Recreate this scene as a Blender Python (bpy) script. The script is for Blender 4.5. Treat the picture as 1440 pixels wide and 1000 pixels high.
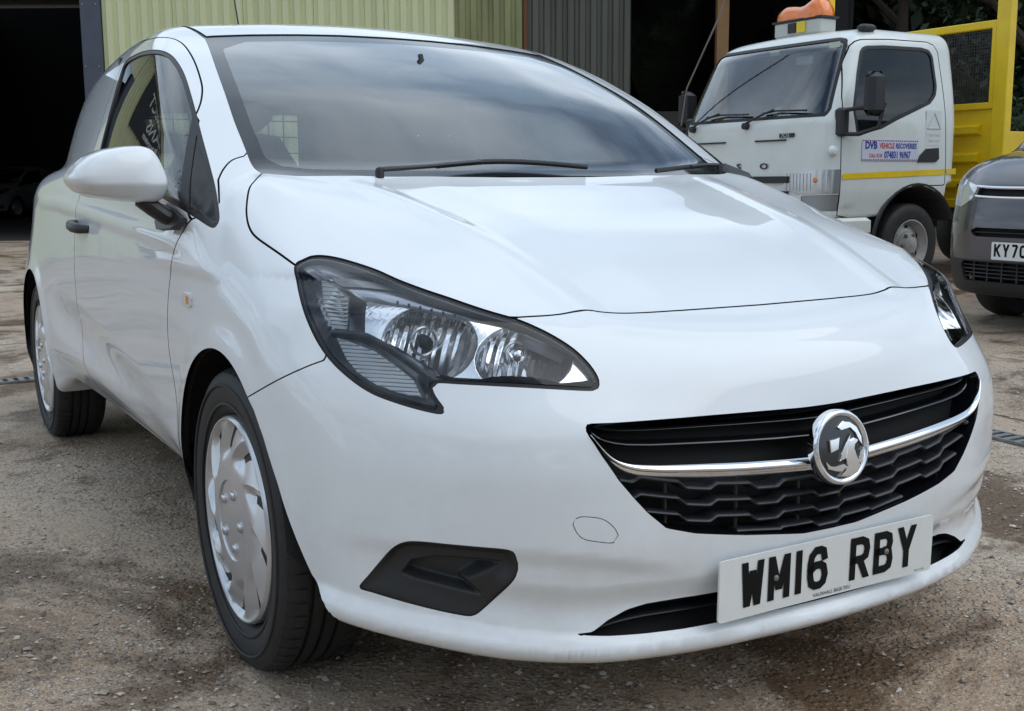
import bpy, bmesh, math, random
import numpy as np
from mathutils import Vector, Matrix
for _o in list(bpy.data.objects): bpy.data.objects.remove(_o, do_unlink=True)
SC = bpy.context.scene
COL = SC.collection
R = math.radians
# ------------------------------------------------------------------ camera
cam_d = bpy.data.cameras.new('camera'); cam_d.sensor_width = 36; cam_d.lens = 39.99
cam_d.clip_start = .05; cam_d.clip_end = 400
cam = bpy.data.objects.new('camera', cam_d); COL.objects.link(cam)
cam.location = (-1.46483, -2.21349, .97989)
_y, _p, _r = .529068, .152785, -.006437
_f = Vector((math.sin(_y)*math.cos(_p), math.cos(_y)*math.cos(_p), -math.sin(_p)))
_x = Vector((math.cos(_y), -math.sin(_y), 0)); _u = _x.cross(_f)
_x2 = _x*math.cos(_r)+_u*math.sin(_r); _u2 = -_x*math.sin(_r)+_u*math.cos(_r)
cam.rotation_euler = Matrix((( _x2.x,_u2.x,-_f.x),(_x2.y,_u2.y,-_f.y),(_x2.z,_u2.z,-_f.z))).to_euler()
SC.camera = cam
# ------------------------------------------------------------------ sky, sun, exposure
SUN_EL, SUN_AZ = R(56), R(138)      # azimuth clockwise from +Y
world = bpy.data.worlds.new('World'); SC.world = world; world.use_nodes = True
def build_sky():
    nt = world.node_tree; N = nt.nodes; L = nt.links
    bg = N['Background']; bg.inputs['Strength'].default_value = .1
    sky = N.new('ShaderNodeTexSky'); sky.sky_type = 'NISHITA'; sky.sun_disc = False
    sky.sun_elevation = SUN_EL; sky.sun_rotation = SUN_AZ; sky.air_density = 1.2; sky.dust_density = 1.5
    tc = N.new('ShaderNodeTexCoord'); sep = N.new('ShaderNodeSeparateXYZ'); L.new(tc.outputs['Generated'], sep.inputs[0])
    # project the view direction on a cloud layer so that clouds flatten towards the horizon
    az = N.new('ShaderNodeMath'); az.operation = 'MAXIMUM'; az.inputs[1].default_value = 0; L.new(sep.outputs['Z'], az.inputs[0])
    ad = N.new('ShaderNodeMath'); ad.operation = 'ADD'; ad.inputs[1].default_value = .22; L.new(az.outputs[0], ad.inputs[0])
    dv = N.new('ShaderNodeVectorMath'); dv.operation = 'DIVIDE'; cb = N.new('ShaderNodeCombineXYZ')
    for i in range(3): L.new(ad.outputs[0], cb.inputs[i])
    L.new(tc.outputs['Generated'], dv.inputs[0]); L.new(cb.outputs[0], dv.inputs[1])
    no = N.new('ShaderNodeTexNoise'); no.inputs['Scale'].default_value = 1.15; no.inputs['Detail'].default_value = 7
    no.inputs['Roughness'].default_value = .55; no.inputs['Distortion'].default_value = .4; L.new(dv.outputs[0], no.inputs['Vector'])
    rp = N.new('ShaderNodeValToRGB'); e = rp.color_ramp.elements
    e[0].position = .34; e[0].color = (0,0,0,1); e[1].position = .50; e[1].color = (1,1,1,1); L.new(no.outputs['Fac'], rp.inputs[0])
    # bright and grey parts inside the cloud
    n2 = N.new('ShaderNodeTexNoise'); n2.inputs['Scale'].default_value = 2.3; n2.inputs['Detail'].default_value = 6; L.new(dv.outputs[0], n2.inputs['Vector'])
    r2 = N.new('ShaderNodeValToRGB'); e = r2.color_ramp.elements
    e[0].position = .32; e[0].color = (.35,.48,.64,1); e[1].position = .66; e[1].color = (.88,1,1.13,1); L.new(n2.outputs['Fac'], r2.inputs[0])
    sc = N.new('ShaderNodeVectorMath'); sc.operation = 'SCALE'; sc.inputs['Scale'].default_value = CLOUD; L.new(r2.outputs['Color'], sc.inputs[0])
    mx = N.new('ShaderNodeMix'); mx.data_type = 'RGBA'; L.new(rp.outputs['Color'], mx.inputs['Factor'])
    L.new(sky.outputs['Color'], mx.inputs[6]); L.new(sc.outputs[0], mx.inputs[7])
    L.new(mx.outputs[2], bg.inputs['Color'])
CLOUD = 14.5
build_sky()
sun_d = bpy.data.lights.new('sun', 'SUN'); sun_d.energy = 1.1; sun_d.angle = R(60); sun_d.color = (1,.985,.96)
sun = bpy.data.objects.new('sun', sun_d); COL.objects.link(sun); sun.location = (15,-15,30)
_sd = Vector((math.sin(SUN_AZ)*math.cos(SUN_EL), math.cos(SUN_AZ)*math.cos(SUN_EL), math.sin(SUN_EL)))
sun.rotation_euler = (-_sd).to_track_quat('-Z','Y').to_euler()
SC.view_settings.view_transform = 'Standard'; SC.view_settings.look = 'None'
SC.view_settings.exposure = -.20; SC.view_settings.gamma = 1
SC.render.engine = 'CYCLES'
SC.cycles.max_bounces = 8; SC.cycles.diffuse_bounces = 3; SC.cycles.glossy_bounces = 4; SC.cycles.transparent_max_bounces = 12; SC.cycles.transmission_bounces = 4; SC.cycles.caustics_reflective = False; SC.cycles.caustics_refractive = False
# ------------------------------------------------------------------ helpers
def thing(name, label, cat, loc=(0,0,0), rotz=0, group=None):
    o = bpy.data.objects.new(name, None); COL.objects.link(o); o.empty_display_size = .1
    o.location = loc; o.rotation_euler = (0,0,rotz); return tag(o, label, cat, group)
def tag(o, label=None, cat=None, group=None, kind=None):
    if label: o['label'] = label
    if cat: o['category'] = cat
    if group: o['group'] = group
    if kind: o['kind'] = kind
    return o
def link(name, me, parent=None, label=None):
    o = bpy.data.objects.new(name, me); COL.objects.link(o)
    if parent is not None: o.parent = parent
    if label: o['label'] = label
    return o
def mesh_of(name, V, F, mat=None, smooth=True, normals=None, mats=None, midx=None):
    me = bpy.data.meshes.new(name)
    V = np.asarray(V, np.float32)
    F = F if isinstance(F, list) else np.asarray(F).tolist()
    me.from_pydata(V.tolist(), [], F)
    for m in ([mat] if mats is None else mats):
        if m: me.materials.append(m)
    if midx is not None: me.polygons.foreach_set('material_index', np.asarray(midx, np.int32))
    if smooth: me.shade_smooth()
    if normals is not None: me.normals_split_custom_set_from_vertices(np.asarray(normals, np.float32).tolist())
    me.update(); return me
def part(name, V, F, mat, parent=None, smooth=False, label=None, normals=None, mats=None, midx=None):
    return link(name, mesh_of(name, V, F, mat, smooth, normals, mats, midx), parent, label)
class MB:
    """collects simple solids into one mesh"""
    def __init__(s): s.v = []; s.f = []; s.m = []
    def add(s, V, F, mi=0):
        n = len(s.v); s.v += [tuple(float(c) for c in p) for p in V]; s.f += [[i+n for i in q] for q in F]; s.m += [mi]*len(F); return s
    def box(s, c, d, bev=0, mi=0, rot=None):
        x,y,z = d[0]/2,d[1]/2,d[2]/2
        if bev <= 0:
            V = [(-x,-y,-z),(x,-y,-z),(x,y,-z),(-x,y,-z),(-x,-y,z),(x,-y,z),(x,y,z),(-x,y,z)]
            F = [(0,3,2,1),(4,5,6,7),(0,1,5,4),(1,2,6,5),(2,3,7,6),(3,0,4,7)]
        else:
            b = min(bev, x*.9, y*.9, z*.9); V = []; 
            for zz,k in ((-z,b),(-z+b,0),(z-b,0),(z,b)):
                X,Y = x-k,y-k
                V += [(-X+b,-Y,zz),(X-b,-Y,zz),(X,-Y+b,zz),(X,Y-b,zz),(X-b,Y,zz),(-X+b,Y,zz),(-X,Y-b,zz),(-X,-Y+b,zz)]
            F = [tuple(range(7,-1,-1)), tuple(range(24,32))]
            for r in range(3):
                for i in range(8): F.append((r*8+i, r*8+(i+1)%8, r*8+8+(i+1)%8, r*8+8+i))
        if rot is not None: V = [rot @ Vector(p) for p in V]
        return s.add([(p[0]+c[0],p[1]+c[1],p[2]+c[2]) for p in V], F, mi)
    def tube(s, pts, r, n=10, mi=0, cap=True, flat=1.0):
        P = [Vector(p) for p in pts]; rr = r if hasattr(r,'__len__') else [r]*len(P)
        V = []; up = Vector((0,0,1))
        for i,p in enumerate(P):
            t = (P[min(i+1,len(P)-1)]-P[max(i-1,0)]).normalized()
            a = t.cross(up); 
            if a.length < 1e-3: a = t.cross(Vector((0,1,0)))
            a.normalize(); b = a.cross(t).normalized()
            for k in range(n):
                th = 2*math.pi*k/n; V.append(p+(a*math.cos(th)+b*math.sin(th)*flat)*rr[i])
        F = []
        for i in range(len(P)-1):
            for k in range(n): F.append((i*n+k, i*n+(k+1)%n, (i+1)*n+(k+1)%n, (i+1)*n+k))
        if cap: F += [tuple(range(n-1,-1,-1)), tuple((len(P)-1)*n+k for k in range(n))]
        return s.add(V, F, mi)
    def lathe(s, prof, n=32, axis='z', c=(0,0,0), mi=0, close=False):
        """prof: (r, h) pairs turned round the axis"""
        V = []
        for r,h in prof:
            for k in range(n):
                t = 2*math.pi*k/n; a,b = r*math.cos(t), r*math.sin(t)
                V.append({'z':(a,b,h),'x':(h,a,b),'y':(b,h,a)}[axis])
        F = []; m = len(prof)
        for i in range(m-1 if not close else m):
            j = (i+1)%m
            for k in range(n): F.append((i*n+k, i*n+(k+1)%n, j*n+(k+1)%n, j*n+k))
        return s.add([(p[0]+c[0],p[1]+c[1],p[2]+c[2]) for p in V], F, mi)
    def prism(s, poly, d, fn=None, mi=0):
        """2-D outline extruded by d; fn maps (u,v,w) to 3-D"""
        fn = fn or (lambda u,v,w:(u,v,w)); n = len(poly)
        V = [fn(u,v,0) for u,v in poly]+[fn(u,v,d) for u,v in poly]
        F = [tuple(range(n-1,-1,-1)), tuple(range(n,2*n))]+[(i,(i+1)%n,n+(i+1)%n,n+i) for i in range(n)]
        return s.add(V, F, mi)
    def build(s, name, mat, parent=None, smooth=False, label=None, angle=None, fix=True):
        mats = mat if isinstance(mat,(list,tuple)) else [mat]
        me = mesh_of(name, s.v, s.f, None, False, None, mats, s.m)
        if fix:
            bm = bmesh.new(); bm.from_mesh(me); bmesh.ops.recalc_face_normals(bm, faces=bm.faces); bm.to_mesh(me); bm.free()
        if smooth:
            me.shade_smooth(); me.set_sharp_from_angle(angle=R(angle or 35))
        return link(name, me, parent, label)
MATS = {}
def mat(name, col=(.5,.5,.5), rough=.5, metal=0, coat=0, spec=.5, bump=None, var=None, emit=None, alpha=None, coat_rough=.03):
    """principled material with optional noise tint var=(scale, amount, colour2) and bump=(scale, strength, dist)"""
    if name in MATS: return MATS[name]
    m = bpy.data.materials.new(name); m.use_nodes = True; MATS[name] = m
    nt = m.node_tree; p = nt.nodes['Principled BSDF']
    p.inputs['Base Color'].default_value = (*col,1); p.inputs['Roughness'].default_value = rough; p.inputs['Metallic'].default_value = metal
    p.inputs['Coat Weight'].default_value = coat; p.inputs['Coat Roughness'].default_value = coat_rough; p.inputs['Specular IOR Level'].default_value = spec
    if var:
        tc = nt.nodes.new('ShaderNodeTexCoord'); n = nt.nodes.new('ShaderNodeTexNoise'); n.inputs['Scale'].default_value = var[0]; n.inputs['Detail'].default_value = 6; n.inputs['Roughness'].default_value = .62
        nt.links.new(tc.outputs['Object'], n.inputs['Vector'])
        rp = nt.nodes.new('ShaderNodeValToRGB'); rp.color_ramp.elements[0].position = var[3] if len(var)>3 else .38; rp.color_ramp.elements[1].position = var[4] if len(var)>4 else .68
        nt.links.new(n.outputs['Fac'], rp.inputs[0])
        mu = nt.nodes.new('ShaderNodeMath'); mu.operation = 'MULTIPLY'; mu.inputs[1].default_value = var[1]; nt.links.new(rp.outputs['Color'], mu.inputs[0])
        mx = nt.nodes.new('ShaderNodeMix'); mx.data_type = 'RGBA'; nt.links.new(mu.outputs[0], mx.inputs['Factor'])
        mx.inputs[6].default_value = (*col,1); mx.inputs[7].default_value = (*var[2],1); nt.links.new(mx.outputs[2], p.inputs['Base Color'])
    if bump:
        tc = nt.nodes.new('ShaderNodeTexCoord'); n = nt.nodes.new('ShaderNodeTexNoise'); n.inputs['Scale'].default_value = bump[0]; n.inputs['Detail'].default_value = 4
        nt.links.new(tc.outputs['Object'], n.inputs['Vector'])
        b = nt.nodes.new('ShaderNodeBump'); b.inputs['Strength'].default_value = bump[1]; b.inputs['Distance'].default_value = bump[2] if len(bump)>2 else .002
        nt.links.new(n.outputs['Fac'], b.inputs['Height']); nt.links.new(b.outputs['Normal'], p.inputs['Normal'])
    if emit: p.inputs['Emission Color'].default_value = (*emit[0],1); p.inputs['Emission Strength'].default_value = emit[1]
    if alpha is not None: p.inputs['Alpha'].default_value = alpha
    return m
def glass(name, tint=(.72,.80,.78), rough=0.0, ior=1.75, mult=2.0):
    """thin pane: tinted see-through with Fresnel reflection on both sides"""
    if name in MATS: return MATS[name]
    m = bpy.data.materials.new(name); m.use_nodes = True; MATS[name] = m
    nt = m.node_tree; nt.nodes.clear(); out = nt.nodes.new('ShaderNodeOutputMaterial')
    tr = nt.nodes.new('ShaderNodeBsdfTransparent'); tr.inputs[0].default_value = (*tint,1)
    gl = nt.nodes.new('ShaderNodeBsdfGlossy'); gl.inputs['Roughness'].default_value = rough; gl.inputs['Color'].default_value = (1,1,1,1)
    fr = nt.nodes.new('ShaderNodeFresnel'); fr.inputs['IOR'].default_value = ior
    mu = nt.nodes.new('ShaderNodeMath'); mu.operation = 'MULTIPLY_ADD'; mu.inputs[1].default_value = mult; mu.inputs[2].default_value = 0; mu.use_clamp = True
    mx = nt.nodes.new('ShaderNodeMixShader'); nt.links.new(fr.outputs[0], mu.inputs[0]); nt.links.new(mu.outputs[0], mx.inputs[0])
    nt.links.new(tr.outputs[0], mx.inputs[1]); nt.links.new(gl.outputs[0], mx.inputs[2]); nt.links.new(mx.outputs[0], out.inputs[0])
    return m
def car_white():
    m = mat('white_paint', (.80,.82,.835), .55, 0, 1.0, .15, coat_rough=.015); nt = m.node_tree; N = nt.nodes; L = nt.links; p = N['Principled BSDF']
    tc = N.new('ShaderNodeTexCoord'); sp = N.new('ShaderNodeSeparateXYZ'); L.new(tc.outputs['Object'], sp.inputs[0])
    mr = N.new('ShaderNodeMapRange'); mr.inputs['From Min'].default_value = .20; mr.inputs['From Max'].default_value = .62; mr.inputs['To Min'].default_value = .24; mr.inputs['To Max'].default_value = .0; L.new(sp.outputs['Z'], mr.inputs['Value'])
    n = N.new('ShaderNodeTexNoise'); n.inputs['Scale'].default_value = 16; n.inputs['Detail'].default_value = 9; n.inputs['Roughness'].default_value = .75; L.new(tc.outputs['Object'], n.inputs['Vector'])
    r = N.new('ShaderNodeValToRGB'); r.color_ramp.elements[0].position = .42; r.color_ramp.elements[1].position = .75; L.new(n.outputs['Fac'], r.inputs[0])
    mu = N.new('ShaderNodeMath'); mu.operation = 'MULTIPLY'; L.new(mr.outputs[0], mu.inputs[0]); L.new(r.outputs[0], mu.inputs[1])
    x = N.new('ShaderNodeMix'); x.data_type = 'RGBA'; x.inputs[6].default_value = (.80,.82,.835,1); x.inputs[7].default_value = (.42,.37,.31,1); L.new(mu.outputs[0], x.inputs[0]); L.new(x.outputs[2], p.inputs['Base Color'])
    return m
WHITE = car_white()      # clear-coated white with road film on the lowest panels
BLACKP = mat('black_plastic', (.018,.018,.020), .42, bump=(900,.15,.0004))
GLOSSB = mat('gloss_black', (.006,.007,.010), .08, coat=.5)
VOID = mat('dark_cavity', (.006,.006,.006), .8)
RUBBER = mat('tyre_rubber', (.016,.016,.017), .62, var=(14,.55,(.034,.032,.030)), bump=(300,.2,.0005))
SEAL_SHADE = mat('rubber_seal_gap_shade', (.010,.010,.011), .45)
CHROME = mat('chrome', (.86,.87,.89), .06, 1)
SILVER = mat('silver_plastic', (.66,.67,.69), .27, .65, coat=.3, var=(9,.35,(.52,.52,.53)))
GLASS = glass('car_glass', (.82,.89,.88), 0, 1.7, 1.7); GLASSD = glass('door_glass', (.62,.70,.68), 0, 1.5, .9)
LENS = glass('lens_plastic', (.95,.96,.97), .0, 1.45, 1.0)
# ------------------------------------------------------------------ mesh cutting helpers
def sdf(P2, poly):
    """signed distance of 2-D points to a closed outline (negative inside)"""
    A = np.asarray(poly, float); Bq = np.roll(A, -1, 0); d = np.full(len(P2), 1e9); ins = np.zeros(len(P2), bool)
    for a, b in zip(A, Bq):
        e = b-a; w = P2-a; t = np.clip((w@e)/max(e@e,1e-12), 0, 1); q = w-t[:,None]*e
        d = np.minimum(d, (q*q).sum(1))
        c = (a[1] > P2[:,1]) != (b[1] > P2[:,1])
        with np.errstate(divide='ignore', invalid='ignore'):
            ins ^= c & (P2[:,0] < (b[0]-a[0])*(P2[:,1]-a[1])/(b[1]-a[1])+a[0])
    d = np.sqrt(d); return np.where(ins, -d, d)
def sdfn(tm, plane, poly):
    """sdf measured along the skin instead of in the projection plane"""
    P2 = plane(tm.V); d = sdf(P2, poly); h = 2e-4
    ex = plane(np.eye(3)); o = plane(np.zeros((1,3)))[0]; B1, B2 = ex[:,0]-o[0], ex[:,1]-o[1]
    g = np.stack([sdf(P2+[h,0],poly)-d, sdf(P2+[0,h],poly)-d],1)/h; G3 = g[:,:1]*B1+g[:,1:]*B2
    t = G3-(G3*tm.N).sum(1)[:,None]*tm.N; return d/np.clip(np.linalg.norm(t,axis=1),.12,1.2)
class TM:
    """triangle mesh with exact normals"""
    def __init__(s, V, N, T): s.V, s.N, s.T = V, N, T
    def compact(s):
        u, inv = np.unique(s.T, return_inverse=True)
        return TM(s.V[u], s.N[u], inv.reshape(-1,3))
    def split(s, d):
        """cut along d=0 -> (part with d<0, part with d>0)"""
        d = np.where(np.abs(d) < 1e-7, 1e-7, d); neg = d < 0; T = s.T; k = neg[T].sum(1)
        mixed = T[(k==1)|(k==2)]
        if len(mixed) == 0: return TM(s.V,s.N,T[k==3]).compact(), TM(s.V,s.N,T[k==0]).compact()
        one = neg[mixed].sum(1) == 1
        lone = np.where(one[:,None], neg[mixed], ~neg[mixed]).argmax(1); r = np.arange(len(mixed))
        a = mixed[r,lone]; b = mixed[r,(lone+1)%3]; c = mixed[r,(lone+2)%3]
        E = np.sort(np.concatenate([np.stack([a,b],1), np.stack([a,c],1)]), 1)
        ue, inv = np.unique(E, axis=0, return_inverse=True); inv = inv.ravel()
        t = d[ue[:,0]]/(d[ue[:,0]]-d[ue[:,1]])
        nv = s.V[ue[:,0]]+t[:,None]*(s.V[ue[:,1]]-s.V[ue[:,0]]); nn = s.N[ue[:,0]]+t[:,None]*(s.N[ue[:,1]]-s.N[ue[:,0]])
        nn /= np.linalg.norm(nn, axis=1)[:,None]+1e-12
        V = np.concatenate([s.V,nv]); N = np.concatenate([s.N,nn]); o = len(s.V); ab = inv[:len(a)]+o; ac = inv[len(a):]+o
        tri = np.stack([a,ab,ac],1); q1 = np.stack([ab,b,c],1); q2 = np.stack([ab,c,ac],1)
        ng = np.concatenate([T[k==3], tri[one], q1[~one], q2[~one]]); ps = np.concatenate([T[k==0], tri[~one], q1[one], q2[one]])
        return TM(V,N,ng).compact(), TM(V,N,ps).compact()
    def mirror(s): return TM(s.V*[-1,1,1], s.N*[-1,1,1], s.T[:,::-1])
    def both(s):
        m = s.mirror(); return TM(np.concatenate([s.V,m.V]), np.concatenate([s.N,m.N]), np.concatenate([s.T,m.T+len(s.V)]))
    def rim(s, depth=.010, skip=None):
        """edges folded inwards along the outline -> verts, faces (continues numbering)"""
        e = np.concatenate([s.T[:,[0,1]],s.T[:,[1,2]],s.T[:,[2,0]]]); es = np.sort(e,1)
        _, inv, cnt = np.unique(es, axis=0, return_inverse=True, return_counts=True); e = e[cnt[inv.ravel()]==1]
        if skip is not None: e = e[~skip(s.V[e[:,0]], s.V[e[:,1]])]
        u, iv = np.unique(e, return_inverse=True); iv = iv.reshape(-1,2)
        A = s.V[u]; Bv = A-s.N[u]*depth; n = len(u)
        return np.concatenate([A,Bv]), np.stack([iv[:,1],iv[:,0],iv[:,0]+n,iv[:,1]+n],1)
    def subdivide(s):
        E = np.sort(np.concatenate([s.T[:,[0,1]],s.T[:,[1,2]],s.T[:,[2,0]]]),1); u, inv = np.unique(E,axis=0,return_inverse=True); inv = inv.ravel(); m = len(s.T); o = len(s.V)
        V = np.concatenate([s.V,(s.V[u[:,0]]+s.V[u[:,1]])/2]); N = np.concatenate([s.N,s.N[u[:,0]]+s.N[u[:,1]]]); N /= np.linalg.norm(N,axis=1)[:,None]
        a,b,c = inv[:m]+o,inv[m:2*m]+o,inv[2*m:]+o; t = s.T
        return TM(V,N,np.concatenate([np.stack([t[:,0],a,c],1),np.stack([a,t[:,1],b],1),np.stack([c,b,t[:,2]],1),np.stack([a,b,c],1)]))
    def offset(s, h): return TM(s.V+s.N*h, s.N, s.T)
def weld(t):
    """merge coincident vertices"""
    _, i, inv = np.unique(np.round(t.V,5), axis=0, return_index=True, return_inverse=True); inv = inv.ravel(); T = inv[t.T]
    T = T[(T[:,0]!=T[:,1])&(T[:,1]!=T[:,2])&(T[:,0]!=T[:,2])]; return TM(t.V[i], t.N[i], T)
def panel(name, tm, m, parent, depth=.010, label=None, rim=True, skip=None):
    V, F = tm.V, tm.T.tolist(); Nn = tm.N
    if rim and depth:
        rv, rf = tm.rim(depth, lambda a,b:((np.abs(a[:,0])<1e-4)&(np.abs(b[:,0])<1e-4))|(skip(a,b) if skip else False))
        if len(rf):
            a = rv[rf[:,1]]-rv[rf[:,0]]; b = rv[rf[:,3]]-rv[rf[:,0]]; fn = np.cross(a,b); fn /= np.linalg.norm(fn,axis=1)[:,None]+1e-12
            rn = np.zeros_like(rv)
            for i in range(4): np.add.at(rn, rf[:,i], fn)
            rn /= np.linalg.norm(rn,axis=1)[:,None]+1e-12
            mi = [0]*len(F)+[1]*len(rf); F = F+(rf+len(V)).tolist(); V = np.concatenate([V,rv]); Nn = np.concatenate([Nn,rn])
            if m.name.startswith(('white_paint','truck_white')): return part(name, V, F, None, parent, True, label, Nn, [m,SEAL_SHADE], mi)  # folded edges coloured black to stand for the shade inside panel gaps
    return part(name, V, F, m, parent, True, label, Nn)
# ------------------------------------------------------------------ the white van's body surface
# ---------- smooth tables ----------
def ncs(xk,yk,x):
    """monotone-ish cubic (pchip) interpolation with linear extrapolation"""
    xk=np.asarray(xk,float); yk=np.asarray(yk,float); x=np.asarray(x,float)
    h=np.diff(xk); d=np.diff(yk)/h
    m=np.empty_like(yk)
    if len(xk)==2: m[:]=d[0]
    else:
        w1=2*h[1:]+h[:-1]; w2=h[1:]+2*h[:-1]
        with np.errstate(divide='ignore',invalid='ignore'):
            mm=(w1+w2)/(w1/d[:-1]+w2/d[1:])
        m[1:-1]=np.where(d[:-1]*d[1:]>0,mm,0)
        m[0]=d[0]; m[-1]=d[-1]
    i=np.clip(np.searchsorted(xk,x)-1,0,len(xk)-2)
    t=(x-xk[i])/h[i]
    lo=x<xk[0]; hi=x>xk[-1]
    t=np.clip(t,0,1)
    r=(1+2*t)*(1-t)**2*yk[i]+t*(1-t)**2*h[i]*m[i]+t*t*(3-2*t)*yk[i+1]+t*t*(t-1)*h[i]*m[i+1]
    r=np.where(lo,yk[0]+m[0]*(x-xk[0]),r); r=np.where(hi,yk[-1]+m[-1]*(x-xk[-1]),r)
    return r
class Tab:
    """2-D table on irregular knots -> smooth uniform cubic B-spline surface"""
    def __init__(s,a,b,vals,na=64,nb=64,smooth=1,ra=None,rb=None):
        a=np.asarray(a,float); b=np.asarray(b,float); v=np.asarray(vals,float)
        if b[0]==0: b=np.r_[-b[3:0:-1],b]; v=np.concatenate([v[:,3:0:-1],v],1)
        a0,a1=ra or (a[0],a[-1]); b0,b1=rb or (b[0],b[-1])
        s.a0,s.da=a0,(a1-a0)/(na-1); s.b0,s.db=b0,(b1-b0)/(nb-1)
        ga=a0+s.da*np.arange(-2,na+2); gb=b0+s.db*np.arange(-2,nb+2)
        t=np.stack([ncs(b,r,gb) for r in v])
        t=np.stack([ncs(a,t[:,j],ga) for j in range(len(gb))],1)
        for _ in range(smooth):
            p=np.pad(t,1,mode='reflect',reflect_type='odd')
            t=(p[:-2,1:-1]+2*p[1:-1,1:-1]+p[2:,1:-1])/4
            p=np.pad(t,1,mode='reflect',reflect_type='odd')
            t=(p[1:-1,:-2]+2*p[1:-1,1:-1]+p[1:-1,2:])/4
        s.t=t; s.na,s.nb=na,nb
    def __call__(s,a,b):
        a,b=np.broadcast_arrays(a,b)
        u=np.clip((a-s.a0)/s.da,-.5,s.na-.5); v=np.clip((b-s.b0)/s.db,-.5,s.nb-.5)
        i=np.clip(np.floor(u).astype(int),0,s.na-2); j=np.clip(np.floor(v).astype(int),0,s.nb-2)
        fu=u-i; fv=v-j; i=i+2; j=j+2
        def w(t): return ((1-t)**3/6,(3*t**3-6*t*t+4)/6,(-3*t**3+3*t*t+3*t+1)/6,t**3/6)
        wu=w(fu); wv=w(fv); r=0
        for p in range(4):
            q=0
            for k in range(4): q=q+wv[k]*s.t[i+p-1,j+k-1]
            r=r+wu[p]*q
        return r
def smax(a,b,k):
    h=np.maximum(k-np.abs(a-b),0)/k
    return np.maximum(a,b)+h*h*k*.25
def smin(a,b,k): return -smax(-a,-b,k)
def bump(t): # smooth 0..1..0 for |t|<1
    t=np.clip(np.abs(t),0,1); return (1-t*t)**2
def sstep(t):
    t=np.clip(t,0,1); return t*t*(3-2*t)
# ---------- the hatchback body (front axle y=0, nose at -y, ground z=0, X=|x|) ----------
FX=[0,.2,.4,.55,.66,.76,.82,.855,.872]
FZ=[.15,.22,.30,.40,.50,.57,.65,.70,.735,.757,.80]
# bonnet/shoulder top z over (y, X)
TY=[-.75,-.665,-.58,-.45,-.30,-.10,.10,.22,.40,.8,1.4,2.0,2.6,3.2]
TX=[0,.25,.42,.55,.66,.73,.79,.84,.88]
# side half-width over (z, y)
SZ=[.15,.22,.32,.45,.58,.70,.80,.88,.95,1.02,1.10]
SY=[-.6,-.35,0,.35,.8,1.4,2.0,2.5,2.85,3.2]
# windscreen y over (z, X)
WZ=[.80,.93,.99,1.10,1.20,1.30,1.38,1.44,1.50]
WX=[0,.25,.42,.55,.65,.72,.80]
# greenhouse side half-width over (z, y)
GZ=[.80,.90,1.00,1.10,1.20,1.30,1.38,1.45]
GY=[-.1,.3,.7,1.1,1.6,2.1,2.6,3.0]
# roof z over (y, X)
RY=[.6,.9,1.1,1.35,1.7,2.1,2.5,2.9]
RC=[1.352,1.412,1.442,1.466,1.478,1.470,1.440,1.39]
RX=[0,.25,.42,.52,.60,.68]
# tail surface y over z
BZ=[.2,.35,.5,.7,.85,.95,1.05,1.2,1.35,1.45]
BYv=[3.10,3.17,3.185,3.18,3.15,3.10,3.05,2.95,2.84,2.74]
def tail(X,z): return ncs(BZ,BYv,z)-.14*(X/.75)**3
AX=(0.,2.51); HZ=.302; AR=.345
# nose crease, creases etc. as offsets along the surface
def detail(x,y,z):
    X=np.abs(x); d=0.
    # wheel-arch flares
    for ay in AX:
        r=np.hypot(y-ay,z-HZ)
        side=sstep((X-.66)/.08)*sstep((.80-z)/.12)
        d=d+.006*side*sstep((AR+.075-r)/.075)
    # door scallop: shallow hollow above the sill and a soft blade line
    zs=.40+.10*sstep((y-.35)/1.6)+.03*(y-.35)
    m=sstep((y-.42)/.50)*sstep((2.15-y)/.30)*sstep((X-.7)/.05)
    d=d-.011*m*bump((z-zs+.015)/.10)
    # sill tucked under between the wheels
    m=sstep((y-.26)/.30)*sstep((2.22-y)/.22)*sstep((X-.6)/.1)
    d=d-.075*m*sstep((.42-z)/.20)
    # bonnet crease (ridge) running from the nose to the windscreen corner
    t=np.clip((y+.62)/.78,0,1)
    xc=.375+.10*t+.03*t*t
    m=sstep((z-.735)/.03)*sstep((y+.80)/.12)*sstep((.25-y)/.2)
    d=d+.0035*m*bump((X-xc)/.050)-.0015*m*bump((X-xc+.10)/.10)
    # the ridges fold over the nose into one line above the grille
    zc=.715+.028*(X/.38)**2
    m=sstep((.42-X)/.10)*sstep((-.60-y)/.05)
    d=d+.0035*m*bump((z-zc)/.022)
    # lower lip: proud rim under the intake
    m=sstep((-.30-y)/.15)
    zl=.205+.055*np.clip((X-.45)/.35,0,1)**1.5
    d=d+.022*m*bump((z-zl)/.042)-.012*m*bump((z-zl-.075)/.05)*sstep((.75-X)/.1)
    # bumper: soft crease running in from the corner trim, surface falls back below it
    zc=.402-.05*np.clip((.60-X)/.30,0,1)**1.5
    m=sstep((X-.27)/.16)*sstep((-.30-y)/.1)*sstep((.80-X)/.05)
    d=d-.007*m*sstep((zc-z)/.035)*sstep((z-zc+.13)/.09)
    # shoulder line along the side
    zs=.845+.052*np.clip((y-.2)/1.4,0,1.3)
    m=sstep((y-.15)/.3)*sstep((2.6-y)/.3)*sstep((X-.7)/.05)
    d=d+.006*m*bump((z-zs)/.035)
    return d
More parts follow.
